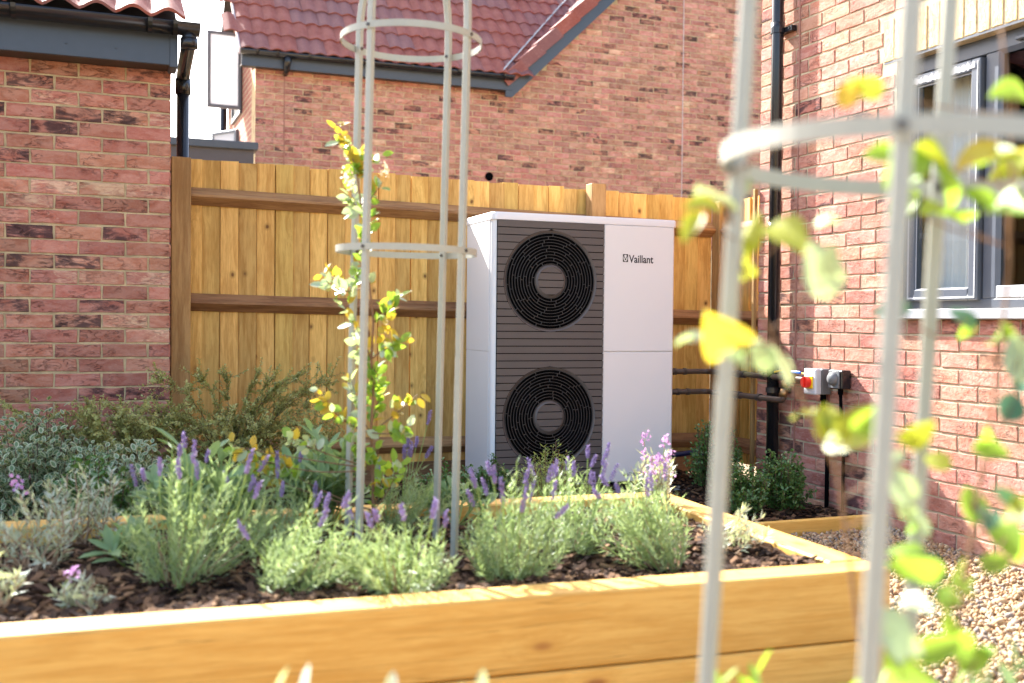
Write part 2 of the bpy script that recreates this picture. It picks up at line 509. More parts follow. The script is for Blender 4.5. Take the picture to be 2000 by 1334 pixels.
def m_glass():
    t = NT('window_glass')
    fr = t.n('ShaderNodeLayerWeight', {0: 0.5}).outputs['Facing']
    f = t.math('MULTIPLY_ADD', t.math('POWER', fr, 3.5), 0.85, 0.05, clamp=True)
    gl = t.n('ShaderNodeBsdfGlossy', {0: (0.95, 0.97, 1.0), 'Roughness': 0.01}).outputs[0]
    tr = t.n('ShaderNodeBsdfTransparent', {0: (0.86, 0.90, 0.90)}).outputs[0]
    return t.done(t.n('ShaderNodeMixShader', {0: f, 1: tr, 2: gl}).outputs[0])
M['glass'] = m_glass()

M['lav_leaf'] = m_leaf('lavender_leaf', (0.19, 0.295, 0.115), (0.37, 0.46, 0.265), 0.40, 0.40, 0.5, (0.52, 0.64, 0.20))
M['lav_stem'] = m_leaf('lavender_stem', (0.26, 0.36, 0.12), (0.36, 0.45, 0.18), 0.30, 0.5, 0.3)
M['lav_flower'] = m_leaf('lavender_flower', (0.23, 0.165, 0.37), (0.35, 0.275, 0.48), 0.30, 0.6, 0.2, (0.50, 0.42, 0.62))
M['silver_leaf'] = m_leaf('silver_leaf', (0.33, 0.38, 0.29), (0.52, 0.55, 0.45), 0.28, 0.45, 0.45)
M['pink_flower'] = m_leaf('pink_flower', (0.42, 0.19, 0.46), (0.60, 0.36, 0.58), 0.35, 0.6, 0.2, (0.70, 0.45, 0.72))
M['dry_stem'] = m_plain('dry_stem', (0.36, 0.24, 0.15), 0.8)
M['sage_leaf'] = m_leaf('sage_leaf', (0.16, 0.26, 0.11), (0.27, 0.37, 0.19), 0.36, 0.6, 0.3, (0.45, 0.62, 0.16))
M['climb_leaf'] = m_leaf('climber_leaf', (0.14, 0.27, 0.03), (0.28, 0.42, 0.05), 0.50, 0.42, 0.4, (0.40, 0.56, 0.04))
M['climb_new'] = m_leaf('climber_new_leaf', (0.38, 0.34, 0.03), (0.55, 0.34, 0.04), 0.45, 0.42, 0.4, (0.62, 0.47, 0.04))
M['climb_pale'] = m_leaf('climber_leaf_pale', (0.26, 0.34, 0.20), (0.42, 0.48, 0.36), 0.35, 0.22, 0.6)
M['climb_stem'] = m_plain('climber_stem', (0.19, 0.10, 0.05), 0.7)
M['petal'] = m_leaf('pale_pink_petal', (0.75, 0.60, 0.52), (0.85, 0.78, 0.74), 0.35, 0.5, 0.3)
M['box_leaf'] = m_leaf('box_leaf', (0.060, 0.135, 0.032), (0.115, 0.22, 0.055), 0.22, 0.3, 0.5)
M['nitida_leaf'] = m_leaf('nitida_leaf', (0.36, 0.37, 0.11), (0.52, 0.50, 0.20), 0.32, 0.4, 0.4, (0.52, 0.50, 0.12))
M['euo_mid'] = m_leaf('euonymus_green', (0.095, 0.16, 0.065), (0.17, 0.24, 0.11), 0.2, 0.4, 0.4)
M['euo_edge'] = m_leaf('euonymus_cream_edge', (0.40, 0.43, 0.27), (0.50, 0.51, 0.34), 0.25, 0.4, 0.4)
M['twig'] = m_plain('twig_brown', (0.13, 0.085, 0.05), 0.8)
# ------------------------------------------------------------------ bricks
_rc = random.Random(11)
_bm = {}
def cam_z(p):
    return p[0] * math.sin(YAW) + p[1] * math.cos(YAW)
def in_view(p, margin=0.04):
    X = p[0] * math.cos(YAW) - p[1] * math.sin(YAW)
    Z = cam_z(p)
    return Z > 0.1 and abs(X / Z) < 0.48 + margin and -0.40 - margin < (p[2] - CAM_Z) / Z < 0.305 + margin

def brick_geo(L, H, seed, proud=(0.003, 0.0065)):
    r = random.Random(seed)
    a, b = L / 2, H / 2
    out = [(-a, -b), (-a * 0.4, -b), (a * 0.3, -b), (a, -b), (a, 0.1 * b), (a, b), (a * 0.45, b), (-a * 0.25, b), (-a, b), (-a, -0.1 * b)]
    j = 0.0022
    out = [(x + r.uniform(-j, j), z + r.uniform(-j, j)) for x, z in out]
    n = len(out)
    d = r.uniform(*proud)
    V = [(x * (1 - 0.0024 / a), -d, z * (1 - 0.0026 / b)) for x, z in out] + [(x, -d + 0.0028, z) for x, z in out] + [(x, 0.02, z) for x, z in out]
    P = [tuple(range(n))]
    for k in range(n):
        q = (k + 1) % n
        P.append((k, q, n + q, n + k)); P.append((n + k, n + q, 2 * n + q, 2 * n + k))
    return V, P

def brick_mesh(mat, L, H, var):
    key = (mat, round(L, 3), round(H, 3), var)
    if key not in _bm:
        g = Geo(); g.poly(*brick_geo(L, H, int(L * 1000) * 31 + var * 7, (0.0030, 0.0060)))
        _bm[key] = fixmesh(g.mesh('brick', M[mat]))
    return _bm[key]

def brickwork(parent, corner, U, rot, length, z0, zrows, kinds, cut=None, keep=None, limit=300, first_header=0, rnd=None, only=None):
    """stretcher bond: row by row from a corner along U; cut(z0,z1) gives removed u-intervals"""
    rnd = rnd or _rc
    U = Vector(U); corner = Vector(corner)
    items = []
    for k in range(zrows):
        zl = z0 + k * 0.075 + 0.005
        zc = zl + 0.0325
        u = 0.0
        head = (k + first_header) % 2 == 0
        while u < length:
            L = 0.1025 if (u == 0 and head) else 0.215
            a, b = u, min(u + L, length)
            u += L + 0.010
            segs = [(a, b)]
            for (c, d) in (cut(zc) if cut else []):
                ns = []
                for (p, q) in segs:
                    if q <= c or p >= d: ns.append((p, q))
                    else:
                        if p < c: ns.append((p, c - 0.008))
                        if q > d: ns.append((d + 0.008, q))
                segs = ns
            for (p, q) in segs:
                if q - p < 0.03: continue
                pos = corner + U * ((p + q) / 2) + Vector((0, 0, zc))
                if keep and not keep(pos): continue
                kd = rnd.random()
                mat = kinds[2] if kd < kinds[4] else (kinds[1] if kd < kinds[4] + kinds[3] else kinds[0])
                items.append((cam_z(pos), pos, round(q - p, 2) if q - p < 0.205 else 0.215, mat, in_view(pos)))
    vis = sorted([i for i in items if i[4] and (only is None or only(i[1]))], key=lambda i: i[0])
    ind = vis[:limit]
    ids = set(id(i) for i in ind)
    for (_, pos, L, mat, _v) in ind:
        inst('brick', brick_mesh(mat, L, 0.065, rnd.randrange(5)), parent, pos + Vector((rnd.uniform(-.001, .001),) * 2 + (rnd.uniform(-.0015, .0015),)), (0, rnd.uniform(-.006, .006), rot))
    rest = [i for i in items if id(i) not in ids]
    if rest:
        mats = sorted(set(i[3] for i in rest))
        g = Geo()
        ca, sa = math.cos(rot), math.sin(rot)
        for (_, pos, L, mat, _v) in rest:
            V, P = brick_geo(L, 0.065, rnd.randrange(9999))
            V = [(x * ca - y * sa + pos.x, x * sa + y * ca + pos.y, z + pos.z) for x, y, z in V]
            g.poly(V, P, mats.index(mat))
        o = g.build('brickwork', [M[m] for m in mats], parent)
        o['kind'] = 'stuff'
    return len(ind), len(rest)

def tile_mesh(name, seg, W=0.33, L=0.42, amp=0.040, mat='tile'):
    """double roman tile: local x across, y up the slope, z out of the roof"""
    g = Geo()
    xs = np.linspace(0, W, seg + 1)
    ph = (xs / (W / 2)) % 1.0
    z = amp * np.sin(math.pi * np.clip(ph, 0, 1)) ** 1.5
    th = 0.016
    V = []
    for (y, dz) in ((0, 0), (L, 0)):
        for x, h in zip(xs, z): V.append((x, y, h + th + dz))
    for (y, dz) in ((0, 0), (L, 0)):
        for x, h in zip(xs, z): V.append((x, y, h + dz))
    n = seg + 1
    P = []
    for k in range(seg):
        P.append((k, k + 1, n + k + 1, n + k))
        P.append((2 * n + k, 3 * n + k, 3 * n + k + 1, 2 * n + k + 1))
        P.append((k, 2 * n + k, 2 * n + k + 1, k + 1))
    P.append((seg, n + seg, 3 * n + seg, 2 * n + seg)); P.append((0, 2 * n, 3 * n, n))
    g.poly(V, P)
    me = fixmesh(g.mesh(name, M[mat]))
    me.polygons.foreach_set('use_smooth', np.ones(len(me.polygons), dtype=bool))
    try: me.set_sharp_from_angle(angle=R_(50))
    except Exception: pass
    return me

# ------------------------------------------------------------------ ground
def m_ground():
    t = NT('gravel_sheet')
    v = t.n('ShaderNodeTexVoronoi', {'Vector': t.coords(), 'Scale': 55.0})
    rr = t.n('ShaderNodeSeparateColor', {0: v.outputs['Color']}).outputs[0]
    col = t.mix(rr, (0.32, 0.22, 0.13), (0.58, 0.46, 0.31))
    col = t.mix(t.smooth(v.outputs['Distance'], 0.25, 0.75), col, (0.10, 0.075, 0.05))
    return t.done(t.pbr(col, 0.9, t.bump(v.outputs['Distance'], 0.6, 0.01), 0.2))
g = Geo()
g.poly([(-1500, -1500, -0.075), (1500, -1500, -0.075), (1500, 1500, -0.075), (-1500, 1500, -0.075)], [(0, 1, 2, 3)])
tag(g.build('ground', m_ground()), kind='structure')

def scatter(name, mat, base_v, base_f, P, S, rng, flat=False, smooth=False, parent=None):
    """many small irregular pieces as one mesh; P (n,3) places, S (n,3) sizes"""
    n = len(P)
    a = rng.uniform(0, 2 * math.pi, n)
    tx = rng.normal(0, 0.28 if flat else 1.5, n); ty = rng.normal(0, 0.28 if flat else 1.5, n)
    ca, sa, cx, sx, cy, sy = np.cos(a), np.sin(a), np.cos(tx), np.sin(tx), np.cos(ty), np.sin(ty)
    Rz = np.zeros((n, 3, 3)); Rz[:, 0, 0] = ca; Rz[:, 0, 1] = -sa; Rz[:, 1, 0] = sa; Rz[:, 1, 1] = ca; Rz[:, 2, 2] = 1
    Rx = np.zeros((n, 3, 3)); Rx[:, 0, 0] = 1; Rx[:, 1, 1] = cx; Rx[:, 1, 2] = -sx; Rx[:, 2, 1] = sx; Rx[:, 2, 2] = cx
    Ry = np.zeros((n, 3, 3)); Ry[:, 1, 1] = 1; Ry[:, 0, 0] = cy; Ry[:, 0, 2] = sy; Ry[:, 2, 0] = -sy; Ry[:, 2, 2] = cy
    Rm = Rz @ Rx @ Ry
    bv = np.asarray(base_v)[None] * (1 + rng.uniform(-0.28, 0.28, (n, len(base_v), 1))) * S[:, None, :]
    V = np.einsum('nij,nkj->nki', Rm, bv) + P[:, None, :]
    F = (np.asarray(base_f)[None] + (np.arange(n) * len(base_v))[:, None, None]).reshape(-1, len(base_f[0]))
    g = Geo(); g.add(V.reshape(-1, 3), F)
    o = g.build(name, mat, parent, smooth, fix=False)
    o['kind'] = 'stuff'
    return o

phi = (1 + 5 ** 0.5) / 2
ICO_V = np.array([(-1, phi, 0), (1, phi, 0), (-1, -phi, 0), (1, -phi, 0), (0, -1, phi), (0, 1, phi), (0, -1, -phi), (0, 1, -phi), (phi, 0, -1), (phi, 0, 1), (-phi, 0, -1), (-phi, 0, 1)]) / 1.902
ICO_F = [(0, 11, 5), (0, 5, 1), (0, 1, 7), (0, 7, 10), (0, 10, 11), (1, 5, 9), (5, 11, 4), (11, 10, 2), (10, 7, 6), (7, 1, 8), (3, 9, 4), (3, 4, 2), (3, 2, 6), (3, 6, 8), (3, 8, 9), (4, 9, 5), (2, 4, 11), (6, 2, 10), (8, 6, 7), (9, 8, 1)]
CHIP_V = np.array([(-1, -.7, -.5), (-.9, .8, -.5), (1, -.8, -.5), (.8, .7, -.5), (-1, -.6, .5), (-.8, .9, .4), (.9, -.7, .5), (1, .8, .5)])
CHIP_F = [(0, 1, 3, 2), (4, 6, 7, 5), (0, 4, 5, 1), (2, 3, 7, 6), (0, 2, 6, 4), (1, 5, 7, 3)]

rng = np.random.default_rng(5)
n = 34000
P = np.stack([rng.uniform(1.9, 3.63, n), rng.uniform(1.55, 4.17, n), rng.uniform(-0.068, -0.040, n)], 1)
P[:, 2] += np.clip((P[:, 1] - 3.2) * 0.045, 0, 0.05)
s = np.exp(rng.normal(math.log(0.0080), 0.28, n))
o = scatter('gravel', M['pebble'], ICO_V, ICO_F, P, np.stack([s * rng.uniform(.9, 1.5, n), s, s * rng.uniform(.55, .9, n)], 1), rng, smooth=True)
tag(o, 'loose tan and grey pebbles spread between the raised bed and the house wall', 'gravel')

# ------------------------------------------------------------------ garage on the left
GX, GY = 0.38, 5.875
ga = thing('brick_garage', 'red brick garage with black gutter and tiled roof at the left edge', 'garage', (-1.4, 7.3, 0))
g = Geo()
g.box(-3.2, GX - 0.002, GY, GY + 0.12, -0.05, 2.40)
g.box(GX - 0.12, GX - 0.0021, GY + 0.121, 9.2, -0.05, 2.40)
g.box(-3.2, -3.08, GY + 0.121, 9.2, -0.05, 2.40)
g.box(-3.079, GX - 0.121, 9.08, 9.2, -0.05, 2.40)
wall = g.build('wall', M['mortar'], ga)
kinds = ('b_red', 'b_dark', 'b_cream', 0.19, 0.13)
print('garage', brickwork(wall, (GX, GY, 0), (-1, 0, 0), 0, 1.9, -0.044, 31, kinds, first_header=1, rnd=random.Random(21)))
brickwork(wall, (GX, GY + 0.0075, 0), (0, 1, 0), math.pi / 2, 1.2, -0.044, 31, kinds, first_header=0, rnd=random.Random(22), limit=0)
g = Geo()
g.box(-3.3, 0.402, 5.705, 5.722, 2.272, 2.45, b=0.003)
fa = g.build('fascia', M['fascia'], ga)
g = Geo(); g.box(0.365, 0.405, 5.698, 5.86, 2.262, 2.43, b=0.003)
g.build('fascia_end_box', M['fascia'], ga)
g = Geo(); g.box(-3.3, 0.364, 5.7225, 5.8735, 2.276, 2.288)
g.build('soffit', M['soffit'], ga)
for x in (-0.12, 0.11):
    g = Geo(); g.tube([(x, 5.705, 2.335), (x, 5.699, 2.335)], 0.006, 8)
    g.build('fixing_nail', M['fascia'], fa)

def half_gutter(y, z, r, x0, x1, n=10):
    """open half-round channel along x, rim at height z, centre y"""
    g = Geo()
    V, P = [], []
    for rr in (r, r - 0.005):
        for x in (x0, x1):
            for k in range(n + 1):
                a = math.pi + math.pi * k / n
                V.append((x, y + rr * math.cos(a), z + rr * 0.92 * math.sin(a)))
    m = n + 1
    for k in range(n):
        P.append((k, k + 1, m + k + 1, m + k)); P.append((2 * m + k, 3 * m + k, 3 * m + k + 1, 2 * m + k + 1))
        P.append((k, 2 * m + k, 2 * m + k + 1, k + 1)); P.append((m + k, m + k + 1, 3 * m + k + 1, 3 * m + k))
    P.append((0, m, 3 * m, 2 * m)); P.append((n, 2 * m + n, 3 * m + n, m + n))
    g.poly(V, P)
    return g
gut = half_gutter(5.640, 2.468, 0.060, -3.3, 0.505).build('gutter', M['black_pvc'], ga, True)
g = Geo()
g.poly([(0.5045, 5.640 + 0.0595 * math.cos(math.pi + math.pi * k / 10), 2.468 + 0.055 * math.sin(math.pi + math.pi * k / 10)) for k in range(11)], [tuple(range(11))])
g.build('end_cap', M['black_pvc'], gut)
for x in (-0.36, 0.255, 0.375):
    g = half_gutter(5.640, 2.470, 0.0655, x, x + 0.022)
    g.build('gutter_bracket', M['black_pvc'], gut)
g = Geo(); g.tube([(0.455, 5.64, 2.425), (0.455, 5.64, 2.405), (0.457, 5.68, 2.388), (0.474, 6.20, 2.368), (0.476, 6.28, 2.352), (0.476, 6.30, 2.30)], 0.036, 14)
g.tube([(0.455, 5.64, 2.40), (0.455, 5.64, 2.352)], 0.043, 14)
g.tube([(0.476, 6.30, 2.335), (0.476, 6.30, 2.25)], 0.042, 14)
g.build('swan_neck', M['black_pvc'], ga, True)
g = Geo(); g.tube([(0.476, 6.30, 2.28), (0.476, 6.30, 0.0)], 0.034, 14)
g.build('downpipe', M['black_pvc'], ga, True)
tm = tile_mesh('tile', 16)
roof = Geo()
PG = R_(32)
roof.prism([(5.64, 2.452), (7.54, 2.452 + 1.9 * math.tan(PG)), (9.44, 2.452), (9.44, 2.446), (7.54, 2.446 + 1.9 * math.tan(PG)), (5.64, 2.446)], 0, -3.3, 0.40)
roof = roof.build('roof', M['soffit'], ga)
for k in range(7):
    for j in range(11):
        x = 0.435 - 0.33 * (j + 1)
        if k > 1 and j > 4: continue
        d = k * 0.345
        inst('tile', tm, roof, (x + _rc.uniform(-.002, .002), 5.60 + d * math.cos(PG), 2.478 + d * math.sin(PG)), (PG - 0.045, 0, 0))

# ------------------------------------------------------------------ house on the right
HX, HY = 3.65, 5.315
ho = thing('brick_house', 'sunlit red brick house wall with grey window at the right edge', 'house', (HX, 3.4, 0))
WY0, WY1, WZ0, WZ1 = 2.75, 4.18, 1.065, 2.272           # window opening
g = Geo()
g.box(HX, HX + 0.28, WY1, HY - 0.003, -0.2, 5.2)
g.box(HX, HX + 0.28, 0.2, WY0, -0.2, 5.2)
g.box(HX, HX + 0.28, WY0, WY1, -0.2, WZ0)
g.box(HX, HX + 0.28, WY0, WY1, WZ1, 5.2)
g.box(HX + 0.281, 8.5, HY - 0.3, HY - 0.004, -0.05, 5.2)
wall = g.build('wall', M['mortar_h'], ho)
def cutw(z):
    r = []
    if WZ0 - 0.05 < z < WZ1: r.append((HY - WY1, HY - WY0))
    if WZ1 <= z + 0.02 and z < WZ1 + 0.222: r.append((HY - WY1 - 0.095, HY - WY0 + 0.095))
    return r
kinds = ('h_red', 'b_dark', 'b_cream', 0.10, 0.03)
print('house', brickwork(wall, (HX, HY, 0), (0, -1, 0), -math.pi / 2, 3.2, -0.107, 46, kinds, cutw, first_header=0, rnd=random.Random(31)))
brickwork(wall, (HX + 0.005, HY - 0.004, 0), (1, 0, 0), math.pi, 1.5, -0.032, 30, kinds, first_header=0, rnd=random.Random(32), limit=0)
lin = Geo(); lin.box(HX - 0.001, HX + 0.09, WY0 - 0.09, WY1 + 0.09, WZ1 + 0.001, WZ1 + 0.012)
lin = lin.build('lintel', M['frame'], ho)
rl = random.Random(4)
y = WY1 + 0.09
vs = []
for v in range(4):
    gg = Geo(); gg.poly(*brick_geo(0.066, 0.205, 900 + v)); vs.append(fixmesh(gg.mesh('brick', M['cream_soldier'])))
while y - 0.066 > WY0 - 0.10:
    inst('brick', vs[rl.randrange(4)], lin, (HX, y - 0.033, WZ1 + 0.012 + 0.1045 + rl.uniform(-.002, .002)), (0, 0, -math.pi / 2))
    y -= 0.075
# window
wx = HX + 0.055
win = Geo()
win.box(wx, wx + 0.06, WY1 - 0.05, WY1, WZ0, WZ1, b=0.004)
win.box(wx, wx + 0.06, WY0, WY0 + 0.05, WZ0, WZ1, b=0.004)
win.box(wx, wx + 0.06, WY0 + 0.05, WY1 - 0.05, WZ1 - 0.075, WZ1, b=0.004)
win.box(wx, wx + 0.06, WY0 + 0.05, WY1 - 0.05, WZ0, WZ0 + 0.045, b=0.004)
win.box(wx - 0.001, wx + 0.06, 3.60, 3.675, WZ0 + 0.045, WZ1 - 0.075, b=0.004)
win = win.build('window', M['frame'], ho)
g = Geo()
sy0, sy1, sz0, sz1 = 3.685, 4.135, WZ0 + 0.038, WZ1 - 0.085
sx = wx - 0.022
for (a, b2, c, d) in ((sy1 - 0.055, sy1, sz0, sz1), (sy0, sy0 + 0.055, sz0, sz1), (sy0 + 0.055, sy1 - 0.055, sz1 - 0.055, sz1), (sy0 + 0.055, sy1 - 0.055, sz0, sz0 + 0.055)):
    g.box(sx, sx + 0.05, a, b2, c, d, b=0.004)
sash = g.build('sash', M['frame'], win)
# bevelled bead, bright sun put into its grey, and ragged protective film round the glass
def bead(y0, y1, z0, z1, w, x):
    g = Geo()
    V = [(x, y0, z0), (x, y1, z0), (x, y1, z1), (x, y0, z1), (x + 0.012, y0 + w, z0 + w), (x + 0.012, y1 - w, z0 + w), (x + 0.012, y1 - w, z1 - w), (x + 0.012, y0 + w, z1 - w)]
    g.poly(V, [(0, 1, 5, 4), (1, 2, 6, 5), (2, 3, 7, 6), (3, 0, 4, 7)])
    return g
bead(sy0 + 0.012, sy1 - 0.012, sz0 + 0.010, sz1 - 0.012, 0.050, sx - 0.002).build('glazing_bead', M['frame_sunlit'], sash, fix=False)
def film(y0, y1, z, up, x):
    rr = random.Random(int(z * 1000))
    n = 40
    V = []
    for k in range(n + 1):
        yy = y0 + (y1 - y0) * k / n
        V += [(x, yy, z + rr.uniform(-.004, .004)), (x - 0.002, yy, z + up + rr.uniform(-.012, .012))]
    g = Geo(); g.poly(V, [(2 * k, 2 * k + 1, 2 * k + 3, 2 * k + 2) for k in range(n)])
    return g
film(sy0 + 0.03, sy1 - 0.02, sz1 - 0.045, 0.028, sx - 0.004).build('protective_film', M['film'], sash, fix=False)
g = Geo(); g.poly([(sx + 0.016, sy0 + 0.05, sz0 + 0.05), (sx + 0.016, sy1 - 0.05, sz0 + 0.05), (sx + 0.016, sy1 - 0.05, sz1 - 0.05), (sx + 0.016, sy0 + 0.05, sz1 - 0.05)], [(0, 3, 2, 1)])
g.build('pane', M['glass'], sash)
bead(WY0 + 0.045, 3.605, WZ0 + 0.04, WZ1 - 0.07, 0.022, wx - 0.001).build('glazing_bead', M['frame'], win, fix=False)
g = Geo(); g.box(wx - 0.003, wx + 0.02, WY0 + 0.05, 3.598, WZ0 + 0.046, WZ0 + 0.10, b=0.004)
g.build('bottom_rail', M['frame_sunlit'], win)
g = Geo(); g.poly([(wx + 0.024, WY0 + 0.045, WZ0 + 0.04), (wx + 0.024, 3.605, WZ0 + 0.04), (wx + 0.024, 3.605, WZ1 - 0.07), (wx + 0.024, WY0 + 0.045, WZ1 - 0.07)], [(0, 3, 2, 1)])
g.build('pane', M['glass'], win)
g = Geo(); g.box(wx - 0.020, wx - 0.0005, 2.95, 3.50, WZ1 - 0.058, WZ1 - 0.036, b=0.005)
g.build('trickle_vent', M['frame'], win)
g = Geo(); g.box(HX - 0.045, wx - 0.001, WY0 - 0.06, WY1 + 0.035, WZ0 - 0.048, WZ0 - 0.001, b=0.004)
g.build('sill', M['frame_sunlit'], win)
g = Geo()
rx0, rx1 = wx + 0.075, 6.2
V = [(x, y, z) for x in (rx0, rx1) for y in (1.5, 5.0) for z in (0.4, 2.6)]
g.poly(V, [(4, 6, 7, 5), (0, 4, 5, 1), (2, 3, 7, 6), (0, 2, 6, 4), (1, 5, 7, 3)])
g.build('room', M['room'], ho, fix=False)
g = Geo()
V = []
for k in range(61):
    yy = 3.66 + 0.42 * k / 60
    xx = rx0 + 0.022 + 0.012 * math.sin(k * 1.05) + 0.004 * math.sin(k * 2.7)
    V += [(xx, yy, 1.0), (xx, yy, 2.35)]
g.poly(V, [(2 * k, 2 * k + 2, 2 * k + 3, 2 * k + 1) for k in range(60)])
g.build('curtain', M['curtain'], win, True, fix=False)
# rainwater pipe, joint
px_, py_ = HX - 0.062, 5.075
g = Geo(); g.tube([(px_, py_, 5.1), (px_, py_, 0.0)], 0.034, 16)
for z in (0.78, 1.50, 2.62): g.tube([(px_, py_, z), (px_, py_, z + 0.06)], 0.039, 16)
dp = g.build('downpipe', M['black_pvc'], ho, True)
for z in (0.60, 1.50, 2.62):
    g = Geo(); g.tube([(px_, py_, z), (px_, py_, z + 0.03)], 0.040, 16)
    g.box(px_ + 0.02, HX - 0.006, py_ - 0.10, py_ + 0.03, z, z + 0.03, b=0.002)
    g.tube([(px_ + 0.022, py_ - 0.08, z + 0.015), (px_ + 0.014, py_ - 0.08, z + 0.015)], 0.007, 8)
    g.build('pipe_clip', M['black_pvc'], dp)
g = Geo(); g.box(HX - 0.0085, HX + 0.01, 4.943, 4.953, 0.02, 5.1)
g.build('movement_joint', M['sealant'], ho)

# ------------------------------------------------------------------ far house beyond the fence
FX, FY = 1.78, 12.8
fh = thing('gabled_house', 'large red brick house with tiled roof and grey bargeboard beyond the fence', 'house', (6.0, 15.5, 0))
PIT = R_(44); TP = math.tan(PIT)
EZ = 4.09                                                  # eaves: lower edge of the tiles
g = Geo()
g.box(FX, 4.90, FY, FY + 0.3, -0.05, 3.95)
g.prism([(4.9001, -0.05), (11.5, -0.05), (11.5, 7.2), (8.2, 7.2), (4.9001, 3.93)], 1, FY, FY + 0.3)
wall = g.build('wall', M['mortar'], fh)
def keepf(p):
    if p.x < 4.95: return p.z < 3.93
    return p.z < 3.86 + (p.x - 4.94) * TP
vis_far = lambda p: p.z > 2.45 + (p.x - 1.8) * 0.03 and p.x < 8.8
kinds = ('f_red', 'b_dark', 'b_cream', 0.14, 0.10)
print('far', brickwork(wall, (FX, FY, 0), (1, 0, 0), 0, 7.9, 2.002, 50, kinds, keep=lambda p: keepf(p) and p.z < 6.2, only=vis_far, rnd=random.Random(41)))
for x, mt in ((2.115, 'sealant'), (7.516, 'sealant2')):
    g = Geo(); g.box(x - 0.006, x + 0.006, FY - 0.009, FY + 0.01, 2.0, 3.9 if x < 4 else 6.3)
    g.build('movement_joint', M[mt], wall)
g = Geo()
g.tube([(4.705, FY - 0.012, 2.834), (4.705, FY + 0.02, 2.834)], 0.055, 18)
g.build('vent_hole', M['void'], wall)
# side wall, small bricks only as material
def m_brickside():
    t = NT('side_brickwork')
    c = t.n('ShaderNodeMapping', {0: t.n('ShaderNodeTexCoord').outputs['Object'], 2: (0, math.pi / 2, math.pi / 2)}).outputs[0]
    sp = t.n('ShaderNodeSeparateXYZ', {0: t.n('ShaderNodeTexCoord').outputs['Object']})
    c = t.n('ShaderNodeCombineXYZ', {0: sp.outputs[1], 1: sp.outputs[2], 2: 0.0}).outputs[0]
    b = t.n('ShaderNodeTexBrick', {'Vector': c, 'Color1': (0.34, 0.12, 0.08, 1), 'Color2': (0.24, 0.075, 0.05, 1), 'Mortar': (0.42, 0.32, 0.2, 1), 'Scale': 1.0, 'Mortar Size': 0.008, 'Brick Width': 0.225, 'Row Height': 0.075})
    return t.done(t.pbr(b.outputs[0], 0.9))
g = Geo()
g.prism([(FY + 0.301, -0.05), (FY + 0.301, 4.25), (14.25, 5.5), (15.5, 4.3), (15.5, -0.05)], 0, FX + 0.001, FX + 0.25)
g.build('side_wall', m_brickside(), fh)
# eaves
g = Geo(); g.box(1.60, 4.955, FY - 0.155, FY - 0.13, 3.915, 4.085, b=0.004)
g.build('fascia', M['fascia'], fh)
g = Geo(); g.box(1.60, 4.945, FY - 0.129, FY - 0.001, 3.925, 3.937)
g.build('soffit', M['soffit'], fh)
gut = half_gutter(FY - 0.215, 4.085, 0.058, 1.58, 4.945).build('gutter', M['black_pvc'], fh, True)
for x in (1.75, 1.98, 2.35, 2.95, 3.6, 4.2, 4.8):
    half_gutter(FY - 0.215, 4.087, 0.063, x, x + 0.025).build('gutter_bracket', M['black_pvc'], gut)
g = Geo()
g.tube([(2.115, FY - 0.215, 4.04), (2.115, FY - 0.215, 3.98), (2.115, FY - 0.16, 3.91), (2.115, FY - 0.07, 3.88)], [0.05, 0.045, 0.036, 0.034], 12)
g.build('gutter_outlet', M['black_pvc'], gut, True)
# main roof slope
rf = Geo()
rf.prism([(FY - 0.2, EZ - 0.045), (14.25, EZ - 0.045 + 1.65 * TP), (15.9, EZ - 0.05), (14.25, EZ - 0.06 + 1.65 * TP)], 0, 1.63, 4.88)
rf = rf.build('roof', M['soffit'], fh)
tm2 = tile_mesh('tile', 12, amp=0.028)
for k in range(7):
    d = k * 0.337
    yy = FY - 0.235 + d * math.cos(PIT)
    xr = 4.93 + (yy - FY + 0.235) + 0.25
    x = 1.585 + (0.165 if k % 2 else 0)
    if k % 2: inst('tile', tm2, rf, (x - 0.33, yy, EZ + d * math.sin(PIT)), (PIT - 0.05, 0, 0)).scale = (1, 1, 1)
    while x < xr:
        inst('tile', tm2, rf, (x + _rc.uniform(-.003, .003), yy + _rc.uniform(-.004, .004), EZ + d * math.sin(PIT)), (PIT - 0.05 + _rc.uniform(-.006, .006), 0, 0))
        x += 0.33
g = Geo(); g.prism([(FY - 0.22, EZ - 0.06), (FY - 0.22, EZ + 0.02), (14.25, EZ + 0.02 + 1.67 * TP), (14.25, EZ - 0.06 + 1.67 * TP)], 0, 1.562, 1.580)
g.build('verge_board', M['sealant2'], fh)
# gable: bargeboard, verge tiles, strip of left slope and lead valley
def gz(x): return 3.93 + (x - 4.94) * TP
g = Geo()
g.prism([(4.865, 3.835), (4.955, 3.835), (9.2, 3.835 + 4.245 * TP), (9.2, 3.835 + 4.245 * TP + 0.255), (4.865, 4.00)], 1, FY - 0.15, FY - 0.12)
g.build('bargeboard', M['fascia'], fh)
g = Geo()
g.prism([(4.99, 3.90), (9.2, 3.90 + 4.21 * TP), (9.2, 3.92 + 4.21 * TP), (4.99, 3.92)], 1, FY - 0.1199, FY - 0.006)
g.build('verge_soffit', M['soffit'], fh)
vt = Geo()
L = 0.36
vt.box(0, L, -0.022, 0.0, -0.155, 0.0, b=0.004)
vt.box(0, L, 0.0005, 0.17, -0.03, 0.0, b=0.004)
vtm = fixmesh(vt.mesh('verge_tile', M['tile']))
for k in range(13):
    d = k * 0.337
    x, z = 4.80 + d * math.cos(PIT), 4.06 + d * math.sin(PIT)
    inst('verge_tile', vtm, rf, (x - 0.02 * math.sin(PIT), FY - 0.175, z + 0.02), (0, -(PIT - 0.055), 0))
gs = Geo()
